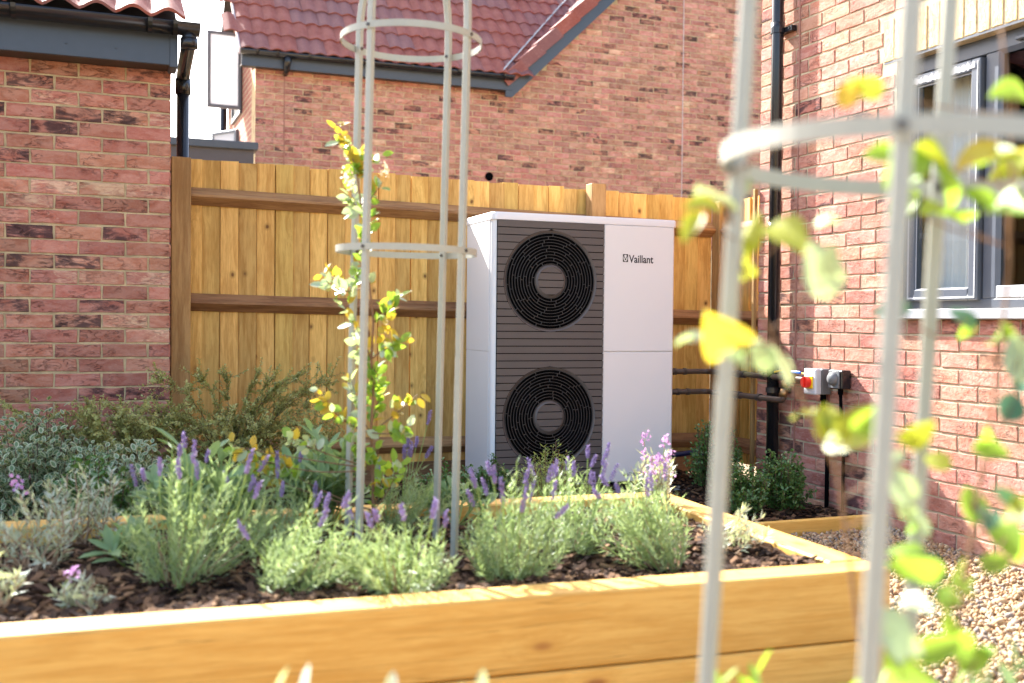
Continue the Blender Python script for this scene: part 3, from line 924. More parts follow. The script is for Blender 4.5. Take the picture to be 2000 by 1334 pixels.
gs.poly([(4.80, FY - 0.13, 3.93), (8.3, FY - 0.13, 3.93 + 3.5 * TP), (8.3, FY + 3.4, 3.93 + 3.5 * TP)], [(0, 1, 2)])
gs = gs.build('gable_slope', M['soffit'], rf)
for k in range(8):
    d = k * 0.337
    m = int((0.1 + d * math.cos(PIT)) / 0.33) + 1
    for j in range(m):
        inst('tile', tm2, gs, (4.82 + d * math.cos(PIT), FY + 0.31 + 0.33 * j, 3.955 + d * math.sin(PIT)), (PIT - 0.05, 0, -math.pi / 2))
g = Geo()
pts = np.array([(4.78, FY - 0.24, 4.10), (8.1, FY + 3.08, 4.10 + 3.32 * TP)])
g.poly([pts[0] + (-0.015, 0, 0.03), pts[0] + (0.03, 0, 0.05), pts[1] + (0.03, 0, 0.05), pts[1] + (-0.015, 0, 0.03)], [(0, 1, 2, 3)])
g.build('valley_flashing', M['lead'], rf, fix=False)
# windows standing open on the sunlit side wall
def open_sash(x0, x1, y0, y1, z0, z1, parent):
    """sash plane from (x0,y0) to hinge (x1,y1)"""
    g = Geo()
    d = Vector((x1 - x0, y1 - y0, 0)); L = d.length; a = math.atan2(d.y, d.x)
    Mx = Matrix.Translation((x0, y0, 0)) @ Matrix.Rotation(a, 4, 'Z')
    for (p, q, r, s2) in ((0, 0.04, z0, z1), (L - 0.04, L, z0, z1), (0.04, L - 0.04, z0, z0 + 0.04), (0.04, L - 0.04, z1 - 0.04, z1)):
        g.box(p, q, -0.03, 0.03, r, s2, 0, 0.004, Mx)
    sh = g.build('sash', M['lead'], parent)
    g = Geo(); g.box(0.04, L - 0.04, -0.02, 0.02, z0 + 0.04, z1 - 0.04, 0, 0, Mx)
    g.build('film_covered_pane', M['film'], sh)
    return sh
fw = Geo()
for (y0, y1, z0, z1) in ((14.0, 14.9, 3.62, 4.68), (14.3, 15.2, 2.3, 3.45)):
    for (a, b2, c, d) in ((y0, y0 + 0.06, z0, z1), (y1 - 0.06, y1, z0, z1), (y0 + 0.06, y1 - 0.06, z0, z0 + 0.06), (y0 + 0.06, y1 - 0.06, z1 - 0.06, z1)):
        fw.box(FX - 0.03, FX + 0.0009, a, b2, c, d)
fw = fw.build('window', M['frame'], fh)
g = Geo()
for (y0, y1, z0, z1) in ((14.0, 14.9, 3.62, 4.68), (14.3, 15.2, 2.3, 3.45)):
    g.box(FX - 0.006, FX + 0.0008, y0 + 0.0605, y1 - 0.0605, z0 + 0.0605, z1 - 0.0605)
g.build('opening', M['room'], fw)
open_sash(1.345, 1.765, 13.98, 14.0, 3.66, 4.62, fw)
open_sash(1.50, 1.765, 14.72, 14.3, 3.12, 3.46, fw)
g = Geo(); g.tube([(1.70, 15.36, 4.9), (1.70, 15.36, 0.0)], 0.05, 10)
g.build('downpipe', M['black_pvc'], fh, True)

# dark lean-to between garage and far house
lt = thing('lean_to', 'dark flat-roofed lean-to just above the fence beside the far house', 'outbuilding', (1.0, 12.3, 0))
g = Geo()
for k in range(19):
    g.box(0.32, 1.655, 12.02, 12.70, 0.0 + k * 0.15, 0.146 + k * 0.15)
g.build('cladding', M['clad'], lt)
g = Geo(); g.box(0.28, 1.70, 11.97, 12.74, 2.846, 2.93, b=0.006)
g.build('roof_capping', M['fascia'], lt)
# ------------------------------------------------------------------ fences
def fence_top(x): return 1.882 - 0.0175 * (x - 0.5)
fe = thing('board_fence', 'golden close-board timber fence running behind the heat pump', 'fence', (2.2, 6.2, 0))
FBY = 6.20
def board_mesh(seed):
    r = random.Random(seed)
    g = Geo()
    h = 1.74
    w = 0.103
    g.prism([(-0.004, 0.016), (0.006, 0.016), (0.006, 0.0), (w, -0.013), (w, 0.014), (w - 0.01, 0.0215), (-0.004, 0.0215)], 2, 0.0, h + r.uniform(-.004, .002))
    return fixmesh(g.mesh('board', M['board']))
bms = [board_mesh(k) for k in range(5)]
rf_ = random.Random(8)
x = 0.47
while x < 3.86:
    inst('board', bms[rf_.randrange(5)], fe, (x + rf_.uniform(-.004, .004), FBY + rf_.uniform(-.001, .001), fence_top(x + 0.06) - 1.74 + rf_.uniform(-.005, .004)))
    x += 0.100 + rf_.uniform(-.004, .004)
def arris(name, axis, a0, a1, base, z, slope, parent, mat, s=0.075):
    """triangular rail, flat back at base, apex towards the camera side"""
    g = Geo()
    V = []
    for (a, dz) in ((a0, 0), (a1, slope * (a1 - a0))):
        for (off, h) in ((0, s / 2), (-0.058, 0.006), (-0.058, -0.006), (0, -s / 2)):
            p = (a, base + off, z + h + dz) if axis == 'x' else (base + off, a, z + h + dz)
            V.append(p)
    g.poly(V, [(0, 1, 5, 4), (1, 2, 6, 5), (2, 3, 7, 6), (3, 0, 4, 7), (0, 3, 2, 1), (4, 5, 6, 7)])
    return g.build(name, mat, parent)
for z in (1.668, 1.080, 0.262):
    arris('rail', 'x', 0.506, 2.93, FBY - 0.019, z, -0.0165, fe, M['rail'], 0.098)
    arris('rail', 'x', 3.03, 3.865, FBY - 0.019, z - 0.0165 * 2.52, -0.0165, fe, M['rail'], 0.098)
for (a, b2, zt) in ((0.402, 0.505, 1.868), (2.93, 3.03, 1.866), (3.866, 3.945, 1.80)):
    g = Geo(); g.box(a, b2, FBY - 0.112, FBY - 0.020, 0, zt, b=0.004)
    g.build('post', M['post'], fe)
g = Geo(); g.box(0.506, 3.865, FBY - 0.050, FBY - 0.023, 0.0, 0.14, b=0.003)
g.build('gravel_board', M['rail'], fe)

fr = thing('return_fence', 'short shaded fence return joining the house corner beside the black downpipe', 'fence', (3.93, 5.75, 0))
bmy = []
for k in range(3):
    g = Geo(); w, h = 0.103, 1.72
    g.prism([(0.016, 0.004), (0.016, -0.006), (0.0, -0.006), (-0.013, -w), (0.014, -w), (0.0215, -w + 0.01), (0.0215, 0.004)], 2, 0.0, h)
    bmy.append(fixmesh(g.mesh('board', M['board'])))
y = 6.14
while y > 5.42:
    inst('board', bmy[rf_.randrange(3)], fr, (3.945, y, 0.08)); y -= 0.1
for z in (1.60, 1.02, 0.20):
    arris('rail', 'y', 5.33, 6.09, 3.926, z, 0.0, fr, M['rail_y'], 0.098)
g = Geo(); g.box(3.622, 3.644, 5.325, 5.347, 0.0, 1.78, b=0.002)
g.build('end_batten', M['post'], fr)

# ------------------------------------------------------------------ heat pump
HP0, HP1, HF, HB = 2.032, 3.172, 5.455, 5.905
hp = thing('heat_pump', 'tall white heat pump with two round black fan grilles by the fence', 'heat pump', (2.6, 5.68, 0.02))
def rrect(x0, x1, y0, y1, r, n=5):
    pts = []
    for (cx, cy, a0) in ((x1 - r, y1 - r, 0), (x0 + r, y1 - r, 90), (x0 + r, y0 + r, 180), (x1 - r, y0 + r, 270)):
        for k in range(n + 1):
            a = R_(a0 + 90 * k / n)
            pts.append((cx + r * math.cos(a), cy + r * math.sin(a)))
    return pts
def smooth_sharp(o, ang=35):
    me = o.data
    me.polygons.foreach_set('use_smooth', np.ones(len(me.polygons), dtype=bool))
    try: me.set_sharp_from_angle(angle=R_(ang))
    except Exception: pass
    return o
g = Geo(); g.prism(rrect(HP0, HP1, HF, HB, 0.032, 7), 2, 0.075, 1.55)
smooth_sharp(g.build('case', M['white_coat'], hp), 20)
lid = Geo()
pr = rrect(HP0 - 0.006, HP1 + 0.006, HF - 0.010, HB + 0.006, 0.036, 7)
n = len(pr)
ins = rrect(HP0, HP1, HF - 0.004, HB, 0.032, 7)
V = [(x, y, 1.545) for x, y in pr] + [(x, y, 1.578) for x, y in pr] + [(x, y, 1.586) for x, y in ins]
P = [tuple(range(n))[::-1], tuple(range(2 * n, 3 * n))]
for k in range(n):
    q = (k + 1) % n
    P += [(k, q, n + q, n + k), (n + k, n + q, 2 * n + q, 2 * n + k)]
lid.poly(V, P)
smooth_sharp(lid.build('lid', M['white_coat'], hp), 40)
g = Geo(); g.tube([(HP0 - 0.0065, 5.70, 1.562), (HP0 - 0.009, 5.70, 1.562)], 0.006, 8)
g.build('screw', M['bolt'], hp)
GX0, GX1 = HP0 + 0.022, 2.700
for (z0, z1) in ((0.823, 1.543), (0.078, 0.819)):
    g = Geo(); g.box(GX1 + 0.003, HP1 - 0.022, HF - 0.010, HF - 0.0005, z0, z1, b=0.003)
    g.build('front_panel', M['white_coat'], hp)
    g = Geo(); g.box(HP0 - 0.004, HP0 - 0.0005, HF + 0.045, HB - 0.03, z0, z1, b=0.0015)
    g.build('side_panel', M['white_coat'], hp)
# charcoal grille: horizontal slats cut round the two fan openings
FCX, FR = 2.372, 0.281
FZ = (1.214, 0.457)
g = Geo(); g.box(GX0, GX1, HF - 0.004, HF - 0.0003, 0.078, 1.543)
gb = g.build('grille_backing', M['void'], hp)
YF = HF - 0.013
def slat_piece(zs, xl, xr, parent):
    """thin louvre between per-height limits xl(z), xr(z)"""
    g = Geo(); V, P = [], []
    m = len(zs)
    for z, t in zip(zs, np.linspace(0, 1, m)):
        yf = YF - 0.003 * t
        for x in (xl(z), xr(z)):
            V += [(x, yf, z), (x, HF - 0.0045, z)]
    for k in range(m - 1):
        a = 4 * k; b = 4 * (k + 1)
        P += [(a, a + 2, b + 2, b), (a + 1, b + 1, b + 3, a + 3), (a, b, b + 1, a + 1), (a + 2, a + 3, b + 3, b + 2)]
    P += [(0, 1, 3, 2), (4 * m - 4, 4 * m - 2, 4 * m - 1, 4 * m - 3)]
    g.poly(V, P)
    return g.build('slat', M['slat'], parent)
pitch = 0.0407
k = 0
z = 0.082
while z + pitch - 0.0048 < 1.546:
    z0, z1 = z, z + pitch - 0.0048
    zs = np.linspace(z0, z1, 6)
    fc = [c for c in FZ if z1 > c - FR and z0 < c + FR]
    if not fc:
        slat_piece(np.array([z0, z1]), lambda q: GX0 + 0.002, lambda q: GX1 - 0.002, hp)
    else:
        c = fc[0]
        half = lambda q, r=FR: math.sqrt(max(0.0, r * r - (q - c) ** 2))
        if abs((z0 + z1) / 2 - c) < FR - 0.006 or True:
            slat_piece(zs, lambda q: GX0 + 0.002, lambda q: FCX - max(half(q), 0.0005), hp)
            slat_piece(zs, lambda q: FCX + max(half(q), 0.0005), lambda q: GX1 - 0.002, hp)
        rc = 0.080
        a, b2 = max(z0, c - rc), min(z1, c + rc)
        if b2 - a > 0.006:
            zz = np.linspace(a, b2, 6)
            slat_piece(zz, lambda q: FCX - math.sqrt(max(1e-6, rc * rc - (q - c) ** 2)), lambda q: FCX + math.sqrt(max(1e-6, rc * rc - (q - c) ** 2)), hp)
    z += pitch
def annulus(g, cx, cz, r0, r1, y0, y1, n=64, mat=0):
    """flat ring, front at y0, back at y1"""
    a = np.linspace(0, 2 * math.pi, n, endpoint=False)
    V = []
    for (r, y) in ((r0, y0), (r1, y0), (r1, y1), (r0, y1)):
        V.append(np.stack([cx + r * np.cos(a), np.full(n, y), cz + r * np.sin(a)], 1))
    P = []
    for j in range(4):
        for k in range(n):
            q = (k + 1) % n
            j2 = (j + 1) % 4
            P.append((j * n + k, j * n + q, j2 * n + q, j2 * n + k))
    g.poly(np.concatenate(V), P, mat)
for fi, c in enumerate(FZ):
    g = Geo()
    a = np.linspace(0, 2 * math.pi, 72, endpoint=False)
    annulus(g, FCX, c, 0.004, FR + 0.001, HF - 0.0046, HF - 0.0042)
    fan = g.build('fan_opening', M['void'], hp)  # shallow disc; the fan cavity's darkness is put into its black
    g = Geo()
    for (ra, ya, rb, yb) in ((FR - 0.001, YF - 0.004, FR - 0.016, HF - 0.005), (0.079, YF - 0.004, 0.094, HF - 0.005)):
        V = np.concatenate([np.stack([FCX + ra * np.cos(a), np.full(72, ya), c + ra * np.sin(a)], 1), np.stack([FCX + rb * np.cos(a), np.full(72, yb), c + rb * np.sin(a)], 1)])
        g.poly(V, [(k, (k + 1) % 72, 72 + (k + 1) % 72, 72 + k) for k in range(72)])
    g.build('fan_rim', M['slat'], fan, True, fix=False)
    g = Geo()
    radii = [0.0965 + 0.01685 * k for k in range(11)]
    rr = random.Random(60 + fi)
    for k, r in enumerate(radii):
        annulus(g, FCX, c, r - 0.0012, r + 0.0012, YF + 0.0005, HF - 0.005)
    for k in range(10):
        r0, r1 = radii[k] + 0.0016, radii[k + 1] - 0.0016
        m = 7 + k // 2
        off = rr.uniform(0, 1)
        for j in range(m):
            aa = 2 * math.pi * (j + off) / m
            Mx = Matrix.Translation((FCX, 0, c)) @ Matrix.Rotation(-aa, 4, 'Y')
            g.box(r0, r1, YF + 0.0012, HF - 0.005, -0.0014, 0.0014, 0, 0, Mx)
    g.build('fan_grille', M['ring'], fan)
g = Geo()
for (x0, x1) in ((2.12, 2.24), (2.95, 3.07)):
    g.box(x0, x1, HF + 0.02, HB - 0.02, 0.02, 0.0749, b=0.006)
g.build('foot', M['void'], hp)
# lettering printed on the front panels
def lettering(name, text, x, z, h, width, parent, bold):
    cu = bpy.data.curves.new(name, 'FONT')
    cu.body = text
    cu.size = 1.0
    cu.offset = bold
    cu.extrude = 0.004
    o = link(bpy.data.objects.new(name, cu))
    bpy.context.view_layer.update()
    dx, dy = o.dimensions.x, o.dimensions.y
    o.scale = (width / dx, h / dy, 0.1)
    o.location = (x, HF - 0.0104, z)
    o.rotation_euler = (math.pi / 2, 0, 0)
    bpy.context.view_layer.update()
    me = bpy.data.meshes.new_from_object(o)
    me.materials.clear(); me.materials.append(M['print'])
    r = link(bpy.data.objects.new(name, me))
    r.scale, r.location, r.rotation_euler = o.scale, o.location, o.rotation_euler
    bpy.data.objects.remove(o)
    return setp(r, parent)
lettering('brand_lettering', 'Vaillant', 2.860, 1.332, 0.045, 0.158, hp, 0.018)
lettering('model_lettering', 'aroTHERM plus', 2.838, 0.108, 0.026, 0.165, hp, 0.004)
g = Geo()
yy = HF - 0.0108
def plate(poly, y=yy): g.prism([(a, b) for a, b in poly], 1, y, HF - 0.0101)
X0, X1, Z0, Z1 = 2.820, 2.853, 1.334, 1.379
cx, cz = (X0 + X1) / 2, (Z0 + Z1) / 2
for (a, b2, c, d) in ((X0, X0 + 0.003, Z0, Z1), (X1 - 0.003, X1, Z0, Z1), (X0 + 0.003, X1 - 0.003, Z0, Z0 + 0.003), (X0 + 0.003, X1 - 0.003, Z1 - 0.003, Z1)):
    g.box(a, b2, yy, HF - 0.0101, c, d)
for sx_ in (-1, 1):                                            # dark corners round an egg-shaped opening
    for sz_ in (-1, 1):
        pts = [(cx + sx_ * 0.0135, cz + sz_ * 0.0195)]
        for k in range(6):
            aa = math.pi / 2 * k / 5
            pts.append((cx + sx_ * 0.0128 * math.cos(aa), cz + sz_ * 0.0190 * math.sin(aa)))
        g.prism(pts, 1, yy, HF - 0.0101)
for sx_ in (-1, 1):                                            # two ears over a small head
    g.prism([(cx + sx_ * 0.0015, cz - 0.001), (cx + sx_ * 0.0085, cz + 0.013), (cx + sx_ * 0.0105, cz + 0.010), (cx + sx_ * 0.005, cz - 0.003)], 1, yy, HF - 0.0101)
g.prism([(cx + 0.005 * math.cos(R_(k * 45)), cz - 0.007 + 0.005 * math.sin(R_(k * 45))) for k in range(8)], 1, yy, HF - 0.0101)
g.build('emblem', M['print'], hp)

# ------------------------------------------------------------------ pipes, isolator, socket on the wall
def path_arc(pts, r=0.05, n=5):
    """round the corners of a polyline"""
    pts = [Vector(p) for p in pts]
    out = [pts[0]]
    for i in range(1, len(pts) - 1):
        a, b, c = pts[i - 1], pts[i], pts[i + 1]
        d1, d2 = (a - b).normalized(), (c - b).normalized()
        rr = min(r, (a - b).length * 0.45, (c - b).length * 0.45)
        p0, p1 = b + d1 * rr, b + d2 * rr
        for k in range(n + 1):
            t = k / n
            out.append(p0 * (1 - t) ** 2 + b * (2 * t * (1 - t)) + p1 * t * t)
    out.append(pts[-1])
    return [tuple(p) for p in out]
for nm, z, lab, end in (('water_pipe', 0.690, 'upper brown water pipe from the heat pump to the blue lever valve', [(3.575, 5.74), (3.575, 4.76)]),
                        ('water_pipe', 0.568, 'lower brown water pipe from the heat pump ending in an elbow', [(3.545, 5.70), (3.545, 4.945)])):
    tp = thing(nm, lab, 'pipe', (3.4, 5.5, z), 'pipes between heat pump and house')
    pts = [(3.10, end[0][1], z)] + [(a, b2, z) for a, b2 in end]
    if z < 0.6:
        pts += [(3.545, 4.915, z + 0.005), (3.56, 4.915, z + 0.105), (3.60, 4.80, z + 0.112), (3.64, 4.78, z + 0.112)]
    else:
        pts += [(3.64, 4.74, z)]
    g = Geo(); g.tube(path_arc(pts, 0.06), 0.0165, 12)
    g.build('pipe', M['copper'], tp, True)
    for (x, y) in ((3.33, end[0][1]), (3.40, end[0][1])):
        g = Geo(); g.tube([(x, y, z), (x + 0.018, y, z)], 0.021, 12); g.build('collar', M['bolt'], tp)
    for y in (5.42, 5.36, 5.16):
        g = Geo(); g.tube([(end[0][0], y, z), (end[0][0], y - 0.03, z)], 0.022, 12); g.build('coupling', M['bolt'], tp)
    if z < 0.6:
        g = Geo(); g.tube([(3.5455, 4.92, z + 0.02), (3.552, 4.915, z + 0.06)], 0.0225, 12)
        g.tube(path_arc([(3.552, 4.915, z + 0.07), (3.56, 4.915, z + 0.11), (3.585, 4.86, z + 0.112)], 0.04), 0.0215, 12)
        g.build('brass_elbow', M['brass'], tp, True)
    else:
        g = Geo(); g.tube([(3.575, 4.93, z), (3.575, 4.84, z)], 0.024, 12); g.build('valve_body', M['brass'], tp, True)
        g = Geo(); g.box(3.558, 3.570, 4.79, 4.90, z + 0.030, z + 0.044, b=0.003)
        g.box(3.56, 3.585, 4.875, 4.905, z + 0.022, z + 0.034, b=0.003)
        g.build('lever', M['blue'], tp)
        g = Geo(); g.tube([(3.56, 5.02, z + 0.03), (3.565, 4.93, z + 0.046), (3.57, 4.84, z + 0.034), (3.58, 4.76, z + 0.03)], 0.005, 6)
        g.build('earth_wire', M['yellow'], tp)
iso = thing('isolator_switch', 'grey isolator box with red rotary switch on yellow plate on the wall', 'switch', (3.60, 4.68, 0.615))
g = Geo(); g.box(3.580, 3.641, 4.630, 4.732, 0.617, 0.752, b=0.004); g.build('base', M['grey_mid'], iso)
g = Geo(); g.box(3.540, 3.5795, 4.629, 4.733, 0.616, 0.753, b=0.006); g.build('cover', M['grey_box'], iso)
g = Geo(); g.box(3.532, 3.5395, 4.648, 4.715, 0.648, 0.716, b=0.003); g.build('yellow_plate', M['yellow'], iso)
g = Geo(); g.tube([(3.5315, 4.683, 0.682), (3.505, 4.683, 0.682)], 0.030, 24)
g.box(3.493, 3.5045, 4.676, 4.690, 0.656, 0.708, b=0.003)
g.build('rotary_knob', M['red_knob'], iso)
g = Geo(); g.tube([(3.61, 4.655, 0.616), (3.61, 4.655, 0.585)], 0.016, 10); g.build('cable_gland', M['void'], iso)
g = Geo(); g.tube([(3.61, 4.655, 0.59), (3.618, 4.645, 0.40), (3.626, 4.635, 0.30), (3.626, 4.635, 0.0)], 0.0115, 10); g.build('cable', M['void'], iso)
g = Geo(); g.box(3.605, 3.642, 4.61, 4.625, 0.315, 0.34, b=0.003); g.build('cable_clip', M['black_pvc'], iso)
so = thing('outdoor_socket', 'black weatherproof socket with domed grey cover beside the isolator', 'socket', (3.60, 4.52, 0.64))
g = Geo(); g.box(3.578, 3.641, 4.468, 4.572, 0.655, 0.752, b=0.006); g.build('back_box', M['black_pvc'], so)
g = Geo(); g.box(3.570, 3.5775, 4.480, 4.566, 0.658, 0.750, b=0.003)
a = np.linspace(0, 2 * math.pi, 20, endpoint=False)
prof = [(0.0, 0.036), (0.012, 0.034), (0.022, 0.026), (0.028, 0.012), (0.029, 0.0005)]
V = np.concatenate([np.stack([np.full(20, 3.5695 - d), 4.523 + r * np.cos(a), 0.708 + r * np.sin(a)], 1) for d, r in prof])
g.poly(V, [(i * 20 + k, i * 20 + (k + 1) % 20, (i + 1) * 20 + (k + 1) % 20, (i + 1) * 20 + k) for i in range(4) for k in range(20)])
smooth_sharp(g.build('cover', M['grey_mid'], so), 40)
g = Geo(); g.tube([(3.61, 4.515, 0.655), (3.61, 4.515, 0.625)], 0.014, 10); g.build('cable_gland', M['void'], so)
g = Geo(); g.tube([(3.61, 4.515, 0.63), (3.62, 4.512, 0.42), (3.626, 4.505, 0.30), (3.626, 4.505, 0.0)], 0.009, 10); g.build('cable', M['void'], so)
g = Geo(); g.box(3.608, 3.642, 4.482, 4.496, 0.305, 0.328, b=0.003); g.build('cable_clip', M['black_pvc'], so)
g = Geo(); g.tube(path_arc([(3.2, 5.80, 0.02), (3.22, 5.72, 0.17), (3.5, 5.68, 0.20), (3.62, 5.6, 0.10), (3.64, 5.55, 0.0)], 0.08), 0.016, 10)
tag(g.build('drain_hose', M['blue_hose'], smooth=True), 'navy blue hose looping behind the shrubs right of the heat pump', 'hose')

# ------------------------------------------------------------------ border bed along fence and wall
g = Geo()
g.box(-3.5, 3.64, 4.222, 6.25, -0.09, 0.012)
tag(g.build('border_soil', M['soil']), kind='structure')
g = Geo(); g.box(1.0, 3.64, 4.175, 4.221, -0.09, 0.058, b=0.003)
tag(g.build('border_edging', M['sleeper']), 'thin timber board edging the bark border at the house wall', 'edging')
n = 5200
P = np.stack([rng.uniform(-1.2, 3.62, n), rng.uniform(4.24, 6.15, n), rng.uniform(0.012, 0.032, n)], 1)
sz = np.stack([rng.uniform(.012, .030, n), rng.uniform(.006, .013, n), rng.uniform(.003, .007, n)], 1)
tag(scatter('border_bark', M['bark'], CHIP_V, CHIP_F, P, sz, rng, flat=True), 'dark bark chips covering the border under the fence', 'bark')
g = Geo(); g.box(1.92, 3.28, 5.43, 5.96, -0.02, 0.0195, b=0.004)
tag(g.build('concrete_slab', m_mortar('concrete', (0.30, 0.29, 0.27))), 'low concrete slab under the white heat pump', 'slab')

# ------------------------------------------------------------------ raised beds
def raised_bed(name, label, corner, ang, LX, LY, ztop, zsoil, seed, chips):
    """corner = front right outer corner; runs LX to the left and LY back"""
    t = thing(name, label, 'raised bed', (corner[0], corner[1], 0))
    Mx = Matrix.Translation((corner[0], corner[1], 0)) @ Matrix.Rotation(ang, 4, 'Z')
    T = 0.122
    r = random.Random(seed)
    for (z0, z1) in ((ztop - 0.2, ztop), (ztop - 0.4035, ztop - 0.2035)):
        for (a, b2, c, d, mt) in ((-LX, 0, 0, T, 'sleeper'), (-LX, 0, LY - T, LY, 'sleeper'), (-T, 0, T + 0.002, LY - T - 0.002, 'sleeper_y'), (-LX, -LX + T, T + 0.002, LY - T - 0.002, 'sleeper_y')):
            g = Geo(); g.box(a, b2, c, d, z0, z1 + r.uniform(-.002, 0), b=0.006)
            o = g.build('sleeper', M[mt], None)
            o.matrix_basis = Mx
            setp(o, t)
    g = Geo(); V = []
    nx, ny = 60, 30
    for i in range(nx + 1):
        for j in range(ny + 1):
            u, v = i / nx, j / ny
            V.append((-T + 0.01 - (LX - 2 * T + 0.02) * u, T - 0.01 + (LY - 2 * T + 0.02) * v, zsoil + 0.012 * math.sin(u * 23 + v * 5) + 0.010 * math.sin(v * 17 + 1) + 0.014 * math.exp(-((u) / 0.06) ** 2)))
    g.poly(V, [(i * (ny + 1) + j, (i + 1) * (ny + 1) + j, (i + 1) * (ny + 1) + j + 1, i * (ny + 1) + j + 1) for i in range(nx) for j in range(ny)])
    o = g.build('soil', M['soil'], None, True, fix=False); o.matrix_basis = Mx; setp(o, t)
    if chips:
        n = chips
        u, v = rng.uniform(0, 1, n), rng.uniform(0, 1, n)
        P = np.stack([-T - 0.004 - (LX - 2 * T - 0.008) * u, T + 0.004 + (LY - 2 * T - 0.008) * v, zsoil + 0.012 * np.sin(u * 23 + v * 5) + 0.010 * np.sin(v * 17 + 1) + 0.014 * np.exp(-(u / 0.06) ** 2) + rng.uniform(0.0, 0.018, n)], 1)
        sz = np.stack([rng.uniform(.009, .034, n), rng.uniform(.006, .015, n), rng.uniform(.003, .008, n)], 1)
        o = scatter('bark_mulch', M['bark'], CHIP_V, CHIP_F, P, sz, rng, flat=True)
        o.matrix_basis = Mx
        setp(o, t)
        o['kind'] = 'stuff'
    return t
raised_bed('raised_bed', 'orange timber raised bed of lavender in front of the heat pump', (2.150, 2.452), R_(-3.0), 3.0, 1.46, 0.285, 0.232, 3, 9000)
raised_bed('raised_bed', 'second timber raised bed at the very front holding the blurred trellis', (1.50, 0.45), R_(-1.0), 2.3, 0.98, 0.235, 0.19, 4, 0)
# ------------------------------------------------------------------ trellis obelisks
def obelisk(name, label, cx, cy, z0, R, ang, lean, rings, bar=0.0095):
    """four square bars curving into a dome, bolted to flat hoops; lean = (dx,dy) per metre"""
    t = thing(name, label, 'trellis', (cx, cy, z0))
    zr = z0 + 0.98
    def off(z): return np.array([lean[0] * (z - zr), lean[1] * (z - zr), 0.0])
    ztop = z0 + 1.70
    for k in range(4):
        a = ang + k * math.pi / 2
        d = np.array([math.cos(a), math.sin(a), 0.0])
        zs = [z0 - 0.10] + list(np.linspace(z0, ztop, 10))
        pts = [np.array([cx, cy, z]) + d * R + off(z) for z in zs]
        for q in np.linspace(0, 1, 12)[1:]:
            e = q * math.pi / 2
            pts.append(np.array([cx, cy, ztop + 0.34 * math.sin(e)]) + d * R * (math.cos(e) * 0.97 + 0.03) + off(ztop + 0.34 * math.sin(e)))
        # square section swept with a fixed orientation
        g = Geo(); V, P = [], []
        pts = np.array(pts)
        T = np.gradient(pts, axis=0); T /= np.linalg.norm(T, axis=1)[:, None]
        tang = np.array([-math.sin(a), math.cos(a), 0.0])
        for p, tt in zip(pts, T):
            nrm = np.cross(tang, tt)
            c = 0.0022
            for (s1, s2) in ((-1, -1 + c / bar), (-1 + c / bar, -1), (1 - c / bar, -1), (1, -1 + c / bar), (1, 1 - c / bar), (1 - c / bar, 1), (-1 + c / bar, 1), (-1, 1 - c / bar)):
                V.append(p + tang * bar * s1 + nrm * bar * s2)
        m = len(pts)
        for i in range(m - 1):
            for j in range(8):
                P.append((i * 8 + j, i * 8 + (j + 1) % 8, (i + 1) * 8 + (j + 1) % 8, (i + 1) * 8 + j))
        P += [tuple(range(8)), tuple(range((m - 1) * 8, m * 8))[::-1]]
        g.poly(V, P)
        g.build('bar', M['steel'], t)
    for rz in rings:
        z = z0 + rz
        o_ = off(z)
        tilt = np.array([lean[0], lean[1]])
        g = Geo()
        n = 72
        aa = np.linspace(0, 2 * math.pi, n, endpoint=False)
        V = []
        for (r, h) in ((R + bar + 0.0012, -0.0105), (R + bar + 0.0048, -0.0105), (R + bar + 0.0048, 0.0105), (R + bar + 0.0012, 0.0105)):
            X = r * np.cos(aa); Y = r * np.sin(aa)
            V.append(np.stack([cx + X + o_[0], cy + Y + o_[1], z + h - (X * tilt[0] + Y * tilt[1])], 1))
        P = []
        for j in range(4):
            for k in range(n):
                P.append((j * n + k, j * n + (k + 1) % n, ((j + 1) % 4) * n + (k + 1) % n, ((j + 1) % 4) * n + k))
        g.poly(np.concatenate(V), P)
        hoop = g.build('hoop', M['steel'], t)
        for k in range(4):
            a = ang + k * math.pi / 2
            d = np.array([math.cos(a), math.sin(a), 0.0])
            for rr, s in ((R + bar + 0.0045, 1), (R - bar + 0.0005, -1)):
                p = np.array([cx, cy, z]) + o_ + d * rr - np.array([0, 0, R * (d[0] * tilt[0] + d[1] * tilt[1])])
                g = Geo(); g.tube([p, p + d * s * 0.004], 0.0055, 8)
                g.build('bolt', M['bolt'], hoop)
    return t
lr = np.array([math.cos(YAW), -math.sin(YAW)])
obelisk('obelisk_trellis', 'grey-green metal obelisk trellis standing in the lavender bed', 0.945, 3.335, 0.232, 0.212, R_(-51.5), lr * 0.017, (0.978, 1.650), 0.0098)
obelisk('obelisk_trellis', 'blurred metal obelisk trellis close up at the right edge', 0.868, 0.948, 0.19, 0.21, R_(42.5), lr * 0.048, (0.978, 1.650), 0.0092)

